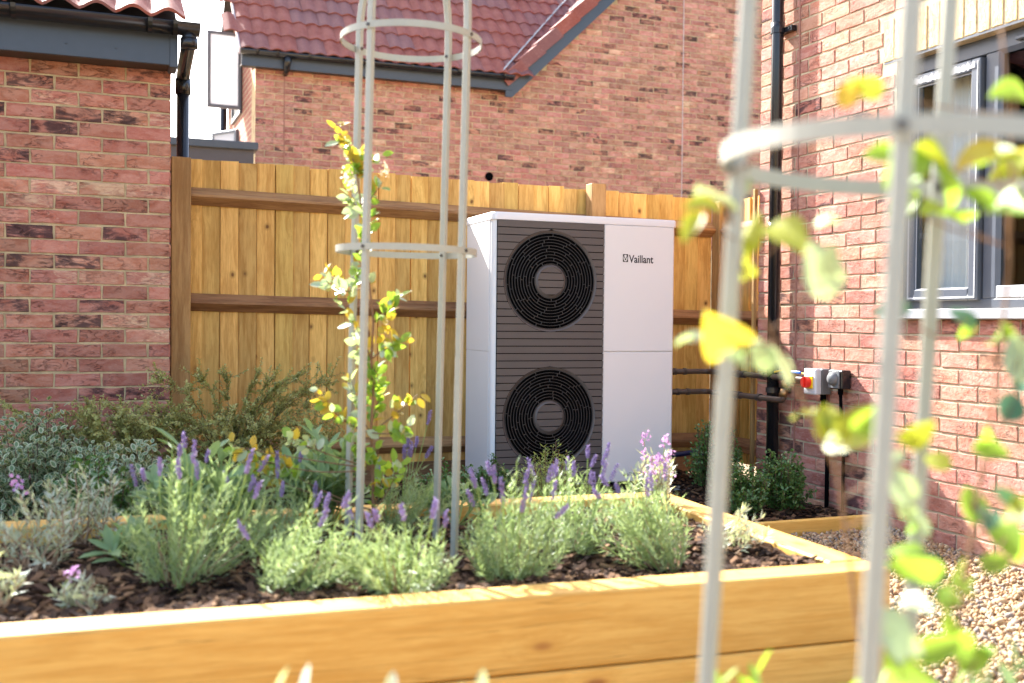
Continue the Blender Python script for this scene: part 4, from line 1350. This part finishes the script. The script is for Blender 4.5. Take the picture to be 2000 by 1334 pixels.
# ------------------------------------------------------------------ plants
def unit(v):
    return v / (np.linalg.norm(v, axis=-1, keepdims=True) + 1e-12)
BLADE_V = np.array([(0, 0, 0), (.35, -.5, .03), (.35, .5, .03), (.4, 0, -.02), (1, 0, .0)])
BLADE_F = np.array([(0, 1, 3), (0, 3, 2), (1, 4, 3), (3, 4, 2)])
OVAL_V = np.array([(0, 0, 0), (.15, -.28, .03), (.15, .28, .03), (.42, -.5, .05), (.42, .5, .05), (.75, -.36, .02), (.75, .36, .02), (1, 0, -.06), (.4, 0, -.03), (.75, 0, -.05)])
OVAL_F = np.array([(0, 1, 8), (0, 8, 2), (1, 3, 8), (2, 8, 4), (3, 5, 8), (8, 6, 4), (5, 9, 8), (8, 9, 6), (5, 7, 9), (9, 7, 6)])
RIM_V = np.concatenate([OVAL_V[:8], [(.12, 0, 0), (.22, -.17, .0), (.22, .17, .0), (.45, -.3, .01), (.45, .3, .01), (.72, -.19, -.01), (.72, .19, -.01), (.84, 0, -.03)]])
RIM_F1 = np.array([(8, 9, 10), (9, 11, 10), (10, 11, 12), (11, 13, 12), (12, 13, 14), (13, 15, 14)])
RIM_F2 = np.array([(0, 1, 8), (0, 8, 2), (1, 9, 8), (2, 8, 10), (1, 3, 9), (3, 11, 9), (2, 10, 4), (4, 10, 12), (3, 5, 11), (5, 13, 11), (4, 12, 6), (6, 12, 14), (5, 7, 13), (7, 15, 13), (6, 14, 7), (7, 14, 15)])
def add_leaves(g, base, d, up, L, W, tv, tf, mat=0):
    """a batch of leaves: base, direction, rough up vector, length and width arrays"""
    base = np.asarray(base, float); d = unit(np.asarray(d, float)); up = np.asarray(up, float)
    side = unit(np.cross(d, up) + 1e-6)
    nr = np.cross(side, d)
    L = np.broadcast_to(np.asarray(L, float), (len(base),)); W = np.broadcast_to(np.asarray(W, float), (len(base),))
    V = (base[:, None] + (tv[None, :, 0] * L[:, None])[..., None] * d[:, None] + (tv[None, :, 1] * W[:, None])[..., None] * side[:, None] + (tv[None, :, 2] * L[:, None])[..., None] * nr[:, None])
    fs = tf if isinstance(tf, list) else [(tf, mat)]
    off = g.n
    g.v.append(V.reshape(-1, 3)); g.n += V.shape[0] * V.shape[1]
    for f, m in fs:
        F = (f[None] + (np.arange(len(base)) * len(tv))[:, None, None]).reshape(-1, 3) + off
        g.f.append((F, m))

OCT_V = np.array([(1, 0, 0), (-1, 0, 0), (0, 1, 0), (0, -1, 0), (0, 0, 1), (0, 0, -1)], float)
OCT_F = np.array([(0, 2, 4), (2, 1, 4), (1, 3, 4), (3, 0, 4), (2, 0, 5), (1, 2, 5), (3, 1, 5), (0, 3, 5)])
def add_blobs(g, P, r, rg, mat=0, stretch=1.0):
    n = len(P)
    V = OCT_V[None] * (r * rg.uniform(.6, 1.3, (n, 6, 1))) * np.array([1, 1, stretch])
    V = V + np.asarray(P)[:, None]
    off = g.n
    g.v.append(V.reshape(-1, 3)); g.n += n * 6
    g.f.append(((OCT_F[None] + (np.arange(n) * 6)[:, None, None]).reshape(-1, 3) + off, mat))

def curve(p0, p1, bend, n=7):
    t = np.linspace(0, 1, n)[:, None]
    p0, p1, bend = map(np.asarray, (p0, p1, bend))
    m = (p0 + p1) / 2 + bend
    return (1 - t) ** 2 * p0 + 2 * t * (1 - t) * m + t * t * p1

def stem_leaves(rg, pts, n, t0, lo, hi, wf, spread=0.9, upb=0.4):
    """leaf bases and directions along a curved stem"""
    t = np.linspace(t0, 1, n) + rg.uniform(-.03, .03, n)
    t = np.clip(t, 0, 1) * (len(pts) - 1)
    i = np.clip(t.astype(int), 0, len(pts) - 2)
    f = (t - i)[:, None]
    B = pts[i] * (1 - f) + pts[i + 1] * f
    T = unit(pts[i + 1] - pts[i])
    a = rg.uniform(0, 2 * math.pi, n)
    ref = np.where(np.abs(T[:, 2:3]) > .9, np.array([[1.0, 0, 0]]), np.array([[0, 0, 1.0]]))
    u = unit(np.cross(T, ref)); w = np.cross(T, u)
    rad = np.cos(a)[:, None] * u + np.sin(a)[:, None] * w
    D = unit(rad * spread + T * rg.uniform(.35, .9, (n, 1)) + np.array([0, 0, upb]) * rg.uniform(0, 1, (n, 1)))
    L = rg.uniform(lo, hi, n)
    return B, D, T, L, L * wf

def lavender(label, x, y, rad, h, nst, spikes, seed, z=0.232, leafL=(.018, .040), sph=(.13, .25), group='lavender plants in the raised bed', matl='lav_leaf', cat='lavender', name='lavender_plant', fl='lav_flower', bias=(0, 0)):
    rg = np.random.default_rng(seed)
    lob = rg.uniform(.75, 1.3, 7); lean = rg.normal(0, .05, 2)
    t = thing(name, label, cat, (x, y, z), group)
    gl, gs, gd = Geo(), Geo(), Geo()
    c = np.array([x, y, z])
    tips = []
    for k in range(nst):
        a = rg.uniform(0, 2 * math.pi); q = math.sqrt(rg.uniform(0, 1))
        lo = lob[int(a / 6.2832 * 7) % 7]
        top = c + np.array([math.cos(a) * rad * q * lo + lean[0], math.sin(a) * rad * q * lo + lean[1], h * (1 - .5 * q * q) * lo ** .5 * (rg.uniform(.62, 1.05) + (.22 if rg.uniform() < .15 else 0))])
        b0 = c + np.array([math.cos(a) * .04 * q, math.sin(a) * .04 * q, -.01])
        pts = curve(b0, top, np.array([math.cos(a) * rad * .16 * q, math.sin(a) * rad * .16 * q, -h * .06 * q]))
        if k % 3 == 0: gs.tube(pts, 0.0016, 4, cap=False)
        if k % 9 == 0: gd.tube(curve(b0, b0 + (top - b0) * .55 + rg.normal(0, .012, 3), rg.normal(0, .01, 3)), 0.0022, 4, cap=False)
        B, D, T, L, W = stem_leaves(rg, pts, 22, .20, leafL[0], leafL[1], .115, .75, .35)
        add_leaves(gl, B, D, T + rg.normal(0, .35, D.shape), L, W, BLADE_V, BLADE_F)
        tips.append(top)
    tips = np.array(tips)
    fol = gl.build('foliage', M[matl], t, True, fix=False)
    gs.build('stems', M['lav_stem'], t, True, fix=False)
    gd.build('woody_base', M['dry_stem'], t, True, fix=False)
    for k in range(spikes):
        b0 = tips[rg.integers(len(tips))] * 0.6 + c * 0.4
        dirv = (b0 - c) * np.array([1, 1, 0]) * 0.55 + np.array([bias[0], bias[1], 0]) * 0.1
        top = b0 + dirv + np.array([rg.normal(0, .022), rg.normal(0, .022), rg.uniform(*sph)])
        pts = curve(b0, top, rg.normal(0, .008, 3))
        gk = Geo(); gk.tube(pts, 0.0013, 4, cap=False)
        st = gk.build('flower_stalk', M['lav_stem'], t, True, fix=False)
        ax = unit(pts[-1] - pts[-2]); ln = rg.uniform(.034, .068)
        n = 46
        hgt = np.repeat(np.linspace(0, 1, 9), 6)[:n]
        an = rg.uniform(0, 6.28, n); rr = .0050 * np.sin(math.pi * np.clip(hgt * .85 + .15, 0, 1)) ** .6
        ref = unit(np.cross(ax, [1, .3, 0])); rf2 = np.cross(ax, ref)
        Pp = top + ax * (hgt * ln)[:, None] + (np.cos(an) * rr)[:, None] * ref + (np.sin(an) * rr)[:, None] * rf2
        gf = Geo(); add_blobs(gf, Pp, .0032, rg, 0, 1.3)
        B = Pp[::3]; add_leaves(gf, B, B - top - ax * (hgt[::3] * ln)[:, None] + ax * .003, np.tile(ax, (len(B), 1)), .008, .006, BLADE_V, BLADE_F)
        gf.build('flower_spike', M[fl], st, False, fix=False)
    return t
lavender('leftmost large lavender bush with many purple spikes beside the sage', 0.235, 3.13, 0.195, 0.31, 130, 14, 101, sph=(.13, .23))
lavender('low pale lavender clump left of the trellis foot', 0.500, 2.98, 0.140, 0.23, 100, 5, 102, sph=(.10, .18))
lavender('spreading lavender clump just in front of the trellis', 0.800, 2.87, 0.175, 0.23, 110, 7, 103, sph=(.10, .20))
lavender('lavender right of the trellis with purple spikes before the lower fan', 1.125, 2.86, 0.165, 0.26, 125, 16, 104, sph=(.11, .20))
lavender('lavender behind, with tallest spikes in front of the grille panel', 1.400, 3.06, 0.145, 0.26, 100, 12, 105, sph=(.12, .21))
lavender('rightmost lavender clump near the bed corner', 1.640, 2.86, 0.155, 0.29, 120, 6, 106, sph=(.09, .16))
lavender('small lavender behind the trellis showing a few spikes', 0.985, 3.62, 0.15, 0.24, 75, 8, 107)
lavender('lavender between the two sage plants, mostly flower spikes', 0.560, 3.38, 0.15, 0.25, 80, 8, 108, sph=(.10, .18))

def sparse(label, x, y, rad, h, nst, flowers, seed, name='young_wallflower', leafm='silver_leaf', cat='flower plant', z=0.232, L=(.022, .045), woody=True):
    """open young plant: bare woody stems ending in leaf rosettes, some with pink flowers"""
    rg = np.random.default_rng(seed)
    t = thing(name, label, cat, (x, y, z), 'young silver-leaved plants in the raised bed')
    gl, gs = Geo(), Geo()
    c = np.array([x, y, z])
    tops = []
    for k in range(nst):
        a = rg.uniform(0, 6.28); q = rg.uniform(.2, 1)
        top = c + np.array([math.cos(a) * rad * q, math.sin(a) * rad * q, h * rg.uniform(.45, 1)])
        pts = curve(c + rg.normal(0, .03, 3) * (1, 1, 0), top, np.array([math.cos(a), math.sin(a), -.3]) * rad * .25 + rg.normal(0, .035, 3))
        pts[1:] += np.cumsum(rg.normal(0, .004, (6, 3)), 0)
        gs.tube(pts, [0.0024] * 3 + [0.0015] * 4, 5, cap=False)
        B, D, T, Ln, W = stem_leaves(rg, pts, 19, .38, L[0], L[1], .22, .9, .2)
        add_leaves(gl, B, D, T, Ln, W, BLADE_V, BLADE_F)
        tops.append(top)
    gl.build('foliage', M[leafm], t, True, fix=False)
    gs.build('stems', M['dry_stem'], t, True, fix=False)
    for k in range(flowers):
        top = tops[k % len(tops)] + np.array([rg.normal(0, .012), rg.normal(0, .012), rg.uniform(.02, .06)])
        gk = Geo(); gk.tube(curve(tops[k % len(tops)], top, (0, 0, 0), 3), 0.0015, 4, cap=False)
        st = gk.build('flower_stalk', M['lav_stem'], t, fix=False)
        gf = Geo(); n = 18
        B = top + rg.normal(0, .010, (n, 3)) * (1, 1, 1.3)
        add_leaves(gf, B, rg.normal(0, 1, (n, 3)) + (0, 0, .4), rg.normal(0, 1, (n, 3)), .014, .012, OVAL_V, OVAL_F)
        gf.build('flower_head', M['pink_flower'], st, True, fix=False)
    return t
sparse('tall wallflower with pink blooms in front of the white panel', 2.035, 3.63, 0.085, 0.25, 26, 12, 201, L=(.03, .05))
sparse('scraggly silver plant at the left edge of the bed', -0.15, 3.40, 0.17, 0.24, 26, 1, 202)
sparse('silver-leaved plant with pale stem behind the scraggly one', -0.02, 3.72, 0.14, 0.27, 34, 0, 203)
sparse('tiny plant with one pink flower near the front rim', -0.02, 2.98, 0.06, 0.07, 10, 1, 204)
sparse('dry little plant in the right corner of the bed', 1.925, 2.93, 0.10, 0.13, 18, 0, 205)
sparse('low silver sprig beside the front left rim', -0.27, 2.95, 0.11, 0.15, 16, 0, 206)

def sage(label, x, y, rad, h, nst, seed, z=0.232, L=(.07, .12)):
    rg = np.random.default_rng(seed)
    t = thing('sage_plant', label, 'sage', (x, y, z), 'sage plants in the raised bed')
    gl, gs = Geo(), Geo()
    c = np.array([x, y, z])
    for k in range(nst):
        a = rg.uniform(0, 6.28); q = math.sqrt(rg.uniform(.05, 1))
        top = c + np.array([math.cos(a) * rad * q, math.sin(a) * rad * q, h * (1 - .4 * q) * rg.uniform(.7, 1.05)])
        pts = curve(c, top, np.array([math.cos(a), math.sin(a), 0]) * rad * .15)
        gs.tube(pts, 0.003, 5, cap=False)
        B, D, T, Ln, W = stem_leaves(rg, pts, 10, .45, L[0], L[1], .34, 1.0, .5)
        add_leaves(gl, B, D, T * .7 + np.array([0, 0, .7]), Ln, W, OVAL_V, OVAL_F)
    gl.build('foliage', M['sage_leaf'], t, True, fix=False)
    gs.build('stems', M['lav_stem'], t, True, fix=False)
    return t
sage('broad-leaved sage behind the leftmost lavender', 0.34, 3.56, 0.20, 0.40, 18, 301)
sage('bushy green sage between the fence shrub and the trellis', 0.76, 3.70, 0.19, 0.40, 28, 302, L=(.07, .11))
sage('low spreading sage leaves at the bare mulch on the left', 0.10, 3.42, 0.10, 0.10, 6, 303, L=(.07, .11))

def climber(name, label, clusters, root, stem_pts, seed, leaf=(.030, .052), zc=None, flowers=None):
    rg = np.random.default_rng(seed)
    t = thing(name, label, 'climber', root)
    gs = Geo()
    sp = np.array(stem_pts, float)
    gs.tube(sp, np.linspace(.006, .0025, len(sp)), 6)
    mats = {'m': 0, 'n': 1, 'p': 2}
    gl = Geo()
    for (x, y, z, n, kd) in clusters:
        c = np.array([x, y, z])
        j = int(np.argmin(np.linalg.norm(sp - (c - np.array([0, 0, .07])), axis=1)))
        tip = c + rg.normal(0, .01, 3) + np.array([0, 0, .03])
        pts = curve(sp[j], tip, np.array([0, 0, -.02]) + rg.normal(0, .015, 3), 8)
        gs.tube(pts, np.linspace(.0026, .0012, 8), 4, cap=False)
        L0 = np.linalg.norm(tip - sp[j])
        t0 = max(0.0, 1 - .11 / max(L0, .02))
        B, D, T, Ln, W = stem_leaves(rg, pts, int(n * 1.7) + 5, t0, leaf[0], leaf[1], .62, 1.1, .25)
        B = B + rg.normal(0, .008, B.shape)
        D = D + rg.normal(0, .3, D.shape)
        own = rg.uniform(0, 1, len(B))
        for m in (0, 1, 2):
            main = mats[kd]
            pick = (own < .66) if m == main else ((own >= .66) & (own < .86)) if m == (0 if main else 2) else (own >= .86)
            if pick.any():
                add_leaves(gl, B[pick], D[pick], (T * .3 + rg.normal(0, .6, T.shape) + np.array([-.25, -.8, .35]))[pick], Ln[pick], W[pick], OVAL_V, OVAL_F, m)
    gs.build('stem', M['climb_stem'], t, True, fix=False)
    gl.build('foliage', [M['climb_leaf'], M['climb_new'], M['climb_pale']], t, True, fix=False)
    for p in flowers or []:
        gf = Geo(); n = 26
        B = np.array(p) + rg.normal(0, .012, (n, 3))
        add_leaves(gf, B, rg.normal(0, 1, (n, 3)), rg.normal(0, 1, (n, 3)), .012, .010, OVAL_V, OVAL_F)
        gf.build('blossom', M['petal'], t, True, fix=False)
    return t
MC = [(0.737,3.357,1.565,8,'n'),(0.801,3.403,1.491,12,'m'),(0.845,3.344,1.490,5,'m'),(0.761,3.433,1.526,6,'n'),(0.790,3.424,1.369,9,'p'),(0.844,3.271,1.404,4,'m'),(0.777,3.282,1.283,8,'m'),(0.817,3.460,1.198,7,'m'),(0.772,3.339,1.117,4,'m'),(0.696,3.363,1.091,11,'p'),(0.695,3.544,1.117,5,'n'),(0.749,3.396,0.986,7,'p'),(0.930,3.412,1.034,11,'m'),(0.898,3.338,0.963,6,'n'),(0.807,3.411,0.879,10,'p'),(0.899,3.259,0.883,9,'m'),(0.851,3.391,0.799,13,'m'),(0.794,3.468,0.755,8,'p'),(0.994,3.307,0.725,5,'n'),(0.902,3.394,0.708,9,'m'),(0.688,3.462,0.711,8,'n'),(0.932,3.221,0.628,9,'m'),(0.879,3.405,0.602,6,'m'),(0.793,3.399,0.564,7,'m'),(0.715,3.363,0.652,6,'m'),(0.568,3.355,0.577,8,'p'),(0.513,3.573,0.511,6,'m'),(0.424,3.516,0.550,7,'n'),(0.470,3.554,0.465,4,'n'),(0.396,3.617,0.273,6,'n'),(0.408,3.573,0.230,4,'n'),(0.878,3.441,0.454,9,'m'),(0.933,3.296,0.489,6,'m'),(0.574,3.533,0.480,5,'m')]
climber('climbing_shrub', 'yellow-green leafy climber growing up the trellis in the bed', MC, (0.86, 3.44, 0.232),
        [(0.86, 3.44, 0.22), (0.865, 3.43, 0.36), (0.86, 3.42, 0.5), (0.85, 3.41, 0.62), (0.855, 3.40, 0.74), (0.845, 3.39, 0.86), (0.85, 3.385, 0.98), (0.835, 3.38, 1.10), (0.825, 3.385, 1.22), (0.81, 3.39, 1.34), (0.795, 3.39, 1.45), (0.765, 3.385, 1.55)], 401,
        flowers=[(0.765, 3.38, 1.455), (0.775, 3.39, 1.43), (0.88, 3.36, 1.47)])

# shrubs along fence and walls
def box_shrub(label, x, y, rad, h, nst, seed, name='box_shrub', mat='box_leaf', group='small evergreen shrubs in the border', L=(.015, .025), wf=.58, z=0.015):
    rg = np.random.default_rng(seed)
    t = thing(name, label, 'shrub', (x, y, z), group)
    gl, gs = Geo(), Geo()
    c = np.array([x, y, z])
    for k in range(nst):
        a = rg.uniform(0, 6.28); q = math.sqrt(rg.uniform(0, 1))
        top = c + np.array([math.cos(a) * rad * q, math.sin(a) * rad * q, h * (1 - .45 * q ** 2) * rg.uniform(.55, 1.05)])
        b0 = c + np.array([math.cos(a) * rad * .3 * q, math.sin(a) * rad * .3 * q, 0])
        pts = curve(b0, top, np.array([math.cos(a), math.sin(a), 0]) * rad * .2 * q)
        gs.tube(pts, 0.0018, 4, cap=False)
        B, D, T, Ln, W = stem_leaves(rg, pts, 46, .2, L[0], L[1], wf, 1.0, .2)
        B = B + rg.normal(0, .010, B.shape)
        add_leaves(gl, B, D, T + rg.normal(0, .5, T.shape), Ln, W, OVAL_V, OVAL_F)
    gl.build('foliage', M[mat], t, True, fix=False)
    gs.build('twigs', M['twig'], t, True, fix=False)
    return t
box_shrub('dark box shrub standing at the house wall below the isolator', 3.325, 4.62, 0.150, 0.33, 95, 501)
box_shrub('dark box shrub between the bed and the wall shrub', 3.03, 4.55, 0.150, 0.28, 85, 502)
box_shrub('dark shrub at the right foot of the heat pump', 3.34, 5.30, 0.17, 0.46, 70, 503)
box_shrub('low green shrub at the left foot of the heat pump', 1.93, 5.22, 0.13, 0.28, 60, 504)
box_shrub('small green shrub behind the trellis bars', 1.62, 4.95, 0.17, 0.30, 60, 505)
box_shrub('deep green shrub at the left edge under the garage wall', 0.02, 4.55, 0.19, 0.44, 85, 506, L=(.022, .034))
box_shrub('deep green shrub behind the leftmost lavender', 0.50, 4.62, 0.15, 0.36, 60, 507, L=(.022, .034))
box_shrub('feathery green plant in front of the lower fan grille', 2.02, 4.62, 0.20, 0.40, 75, 508, mat='lav_stem', L=(.018, .03), wf=.18)
sage('leafy green clump at the rear rim right of the trellis', 1.25, 3.70, 0.13, 0.20, 12, 304, L=(.05, .08))

def euonymus(label, x, y, rx, ry, h, nst, seed):
    rg = np.random.default_rng(seed)
    t = thing('variegated_shrub', label, 'shrub', (x, y, 0.015), 'variegated shrubs under the garage wall')
    gl, gs = Geo(), Geo()
    c = np.array([x, y, 0.015])
    for k in range(nst):
        a = rg.uniform(0, 6.28); q = math.sqrt(rg.uniform(0, 1))
        top = c + np.array([math.cos(a) * rx * q, math.sin(a) * ry * q, h * (1 - .35 * q ** 2) * rg.uniform(.6, 1.08)])
        pts = curve(c + (math.cos(a) * rx * .2 * q, math.sin(a) * ry * .2 * q, 0), top, np.array([math.cos(a) * rx, math.sin(a) * ry, 0]) * .2 * q)
        gs.tube(pts, 0.002, 4, cap=False)
        B, D, T, Ln, W = stem_leaves(rg, pts, 40, .35, .026, .042, .62, 1.0, .3)
        B = B + rg.normal(0, .026, B.shape)
        add_leaves(gl, B, D, T + np.array([0, -.3, .6]) + rg.normal(0, .4, T.shape), Ln, W, RIM_V, [(RIM_F1, 0), (RIM_F2, 1)])
    gl.build('foliage', [M['euo_mid'], M['euo_edge']], t, True, fix=False)
    gs.build('twigs', M['twig'], t, True, fix=False)
    return t
euonymus('grey-green shrub with cream leaf edges at the left picture edge', -0.22, 5.25, 0.27, 0.22, 0.54, 90, 511)
euonymus('second cream-edged shrub in front of the garage corner', 0.13, 5.00, 0.24, 0.20, 0.42, 80, 512)

def nitida(label, x, y, reach, h, nst, seed, lean=(0, 0), z=0.015):
    """arching shoots with short side twigs carrying rows of tiny leaves"""
    rg = np.random.default_rng(seed)
    t = thing('arching_shrub', label, 'shrub', (x, y, z), 'arching small-leaved shrubs by the fence')
    gl, gs = Geo(), Geo()
    c = np.array([x, y, z])
    for k in range(nst):
        a = rg.uniform(0, 6.28)
        rr = reach * rg.uniform(.25, 1)
        hh = h * rg.uniform(.30, 1.0)
        top = c + np.array([math.cos(a) * rr + lean[0] * hh, math.sin(a) * rr * .55 + lean[1] * hh, hh])
        pts = curve(c + rg.normal(0, .02, 3) * (1, 1, 0), top, np.array([-math.cos(a) * rr * .28, 0, hh * .36]), 12)
        gs.tube(pts, np.linspace(.0026, .0008, 12), 4, cap=False)
        def tiny(pp, n, t0):
            B, D, T, Ln, W = stem_leaves(rg, pp, n, t0, .012, .020, .55, 1.2, .15)
            add_leaves(gl, B, D, T + np.array([0, 0, .5]) + rg.normal(0, .3, T.shape), Ln, W, OVAL_V, OVAL_F)
        tiny(pts, 60, .3)
        for s in range(24):
            i = rg.integers(3, 11)
            b0 = pts[i]; T = unit(pts[i + 1] - pts[i])
            d = unit(T + rg.normal(0, .6, 3) + np.array([0, 0, .12]))
            tw = curve(b0, b0 + d * rg.uniform(.05, .13), rg.normal(0, .01, 3), 5)
            gs.tube(tw, 0.0009, 3, cap=False)
            tiny(tw, 28, .05)
    gl.build('foliage', M['nitida_leaf'], t, True, fix=False)
    gs.build('twigs', M['twig'], t, True, fix=False)
    return t
nitida('olive arching shrub with tiny leaves against the fence boards', 0.66, 5.50, 0.66, 0.70, 50, 521, (.10, 0))
nitida('yellowish arching shrub spreading across the garage corner', 0.12, 5.42, 0.56, 0.58, 44, 522, (-.05, 0))

# foreground climber on the close trellis, large and out of focus
def round_leaf(n=9):
    """pointed ovate leaf folded along its midrib, tip curling down"""
    V, F = [], []
    for k in range(n):
        x = k / (n - 1)
        w = .52 * math.sin(math.pi * min(1, x ** .78)) ** .75 * (1 - .12 * x) if 0 < k < n - 1 else 0.0
        z = -.22 * x * x
        V += [(x, 0, z - .02), (x, -w, z + .30 * w), (x, w, z + .30 * w)]
    for k in range(n - 1):
        a, b = 3 * k, 3 * k + 3
        F += [(a, b, a + 1), (b, b + 1, a + 1), (a, a + 2, b), (b, a + 2, b + 2)]
    return np.array(V), np.array(F)
RND_V, RND_F = round_leaf()
def near_climber():
    rg = np.random.default_rng(601)
    t = thing('climbing_shrub', 'large blurred yellow-green climber on the close trellis', 'climber', (0.95, 1.02, 0.19))
    NL = [(0.677,1.052,0.969,0.062,'n'),(0.805,1.127,0.937,0.050,'w'),(0.697,1.156,0.966,0.030,'w'),(0.644,0.975,0.946,0.030,'w'),(0.697,0.966,1.084,0.050,'y'),(0.627,1.016,1.115,0.035,'y'),(0.770,1.151,1.065,0.055,'y'),(0.779,1.011,1.047,0.050,'w'),(0.859,1.033,1.267,0.028,'y'),(0.788,0.976,1.245,0.030,'n'),(0.903,0.983,1.183,0.055,'y'),(0.861,0.968,1.166,0.045,'g'),(0.943,0.927,1.180,0.055,'n'),(0.939,0.988,1.121,0.055,'g'),(1.015,0.960,1.259,0.055,'g'),(1.083,1.015,1.202,0.050,'y'),(0.705,1.105,1.135,0.040,'w'),(0.758,1.148,1.161,0.030,'w'),(1.045,1.013,0.971,0.040,'g'),(0.849,1.123,0.875,0.020,'y'),(0.838,1.044,0.853,0.055,'y'),(0.782,0.936,0.877,0.045,'y'),(0.853,1.087,0.861,0.040,'y'),(0.943,1.082,1.005,0.030,'t'),(1.072,1.013,0.885,0.035,'t'),(0.904,0.990,0.754,0.045,'w'),(0.992,0.993,0.770,0.050,'g'),(0.889,0.903,0.708,0.060,'g'),(0.985,1.024,0.651,0.040,'g'),(0.950,0.970,0.609,0.055,'g'),(0.840,0.939,0.596,0.070,'g'),(0.792,0.902,0.659,0.055,'w'),(1.045,1.007,0.691,0.040,'g'),(1.083,1.028,0.717,0.050,'g'),(0.819,0.899,0.688,0.040,'w'),(1.061,0.992,0.946,0.045,'w'),(0.882,0.957,0.708,0.050,'t'),(0.904,0.883,0.779,0.040,'t'),(0.840,0.945,0.806,0.045,'w'),(0.962,1.020,0.820,0.035,'y'),(1.025,1.017,0.569,0.050,'g'),(0.914,0.851,0.789,0.050,'y'),(0.994,0.968,0.838,0.040,'g'),(0.813,0.893,0.869,0.030,'y'),(0.895,1.034,0.821,0.035,'w'),(0.956,0.916,1.122,0.050,'g'),(1.011,1.033,0.996,0.030,'t'),(0.963,1.072,0.697,0.050,'g'),(0.843,0.995,0.628,0.030,'w'),(0.959,1.087,1.139,0.040,'g')]
    s1 = np.array([(0.95, 1.02, 0.18), (0.965, 1.01, 0.4), (0.98, 1.0, 0.6), (0.99, 0.99, 0.75), (1.02, 0.99, 0.9), (1.045, 0.995, 1.05), (1.03, 0.98, 1.2), (1.0, 0.97, 1.34)])
    s2 = np.array([(0.95, 1.02, 0.18), (0.90, 1.03, 0.4), (0.87, 1.05, 0.62), (0.855, 1.07, 0.80), (0.80, 1.09, 0.92), (0.735, 1.10, 1.04), (0.70, 1.10, 1.16)])
    gs = Geo()
    for s in (s1, s2):
        tt = np.linspace(0, len(s) - 1, 30)
        ss = np.stack([np.interp(tt, range(len(s)), s[:, k]) for k in range(3)], 1)
        gs.tube(ss, np.linspace(.0032, .0016, 30), 6)
    gl = Geo()
    mi = {'g': 0, 'n': 1, 'w': 2, 'y': 3, 't': 4}  # w leaves: sky glare put into a pale leaf colour
    allp = np.concatenate([s1, s2])
    for (x, y, z, L, kd) in NL:
        c = np.array([x, y, z])
        s = s1 if np.min(np.linalg.norm(s1 - c, axis=1)) < np.min(np.linalg.norm(s2 - c, axis=1)) else s2
        tt = np.linspace(0, len(s) - 1, 60)
        ss = np.stack([np.interp(tt, range(len(s)), s[:, k]) for k in range(3)], 1)
        j = int(np.argmin(np.linalg.norm(ss - (c - np.array([0, 0, .05])), axis=1)))
        out = unit(c - ss[j])
        gs.tube(curve(ss[j], c, np.array([0, 0, -.012]), 6), 0.0012, 4, cap=False)
        d = unit(out * .8 + rg.normal(0, .45, 3) + np.array([0, 0, -.15]))
        up = np.array([-.6, -.75, .35]) + rg.normal(0, .35, 3) if kd != 'w' else np.array([-.35, -.25, 1.0]) + rg.normal(0, .2, 3)
        L = L * rg.uniform(1.25, 1.55) * (1.0 if z > 0.85 else 0.74)
        if rg.uniform() < .9:
            d2 = unit(rg.normal(0, 1, 3) + out); L2 = L * rg.uniform(.5, .85)
            add_leaves(gl, [c + rg.normal(0, .012, 3)], [d2], [np.array([-.5, -.7, .5]) + rg.normal(0, .5, 3)], L2, L2 * .62, RND_V, RND_F, mi[kd] if rg.uniform() < .5 else 0)
        add_leaves(gl, [c - d * L * .5], [d], [up], L * 1.05, L * .70, RND_V, RND_F, mi[kd])
    gs.build('stem', M['climb_stem'], t, True, fix=False)
    y = m_leaf('climber_leaf_yellow_green', (0.20, 0.25, 0.02), (0.30, 0.32, 0.03), 0.42, 0.45, 0.4, (0.46, 0.50, 0.03))
    tl = m_leaf('climber_leaf_blue_green', (0.05, 0.13, 0.07), (0.08, 0.17, 0.09), 0.2, 0.3, 0.5)
    gl.build('foliage', [M['climb_leaf'], M['climb_new'], M['climb_pale'], y, tl], t, True, fix=False)
near_climber()

def tuft(name, label, cat, x, y, z, h, n, mat, L, wf, seed, rad=0.06, up=1.2):
    rg = np.random.default_rng(seed)
    t = thing(name, label, cat, (x, y, z))
    gl, gs = Geo(), Geo()
    c = np.array([x, y, z])
    for k in range(n):
        a = rg.uniform(0, 6.28)
        top = c + np.array([math.cos(a) * rad, math.sin(a) * rad, h * rg.uniform(.75, 1)])
        pts = curve(c, top, (0, 0, 0), 5)
        gs.tube(pts, .002, 4, cap=False)
        B, D, T, Ln, W = stem_leaves(rg, pts, 9, .35, L * .7, L, wf, .8, up)
        add_leaves(gl, B, D, T + rg.normal(0, .4, T.shape), Ln, W, OVAL_V, OVAL_F)
    gl.build('foliage', M[mat], t, True, fix=False)
    gs.build('stems', M['lav_stem'], t, True, fix=False)
tuft('silver_plant', 'blurred silver leaf tips at the bottom edge left of centre', 'plant', 0.285, 1.31, 0.19, 0.335, 9, 'silver_leaf', .06, .30, 611, .075)
tuft('silver_plant', 'blurred silver leaf tips at the bottom edge near the centre', 'plant', 0.495, 1.24, 0.19, 0.318, 7, 'silver_leaf', .055, .30, 612, .05)
tuft('green_plant', 'bright green upright leaves at the bottom edge before the bed corner', 'plant', 0.81, 1.12, 0.19, 0.335, 16, 'climb_leaf', .055, .28, 613, .085)
tuft('green_plant', 'soft green tuft at the bottom right corner', 'plant', 1.10, 1.04, 0.19, 0.36, 12, 'sage_leaf', .05, .3, 614, .07)
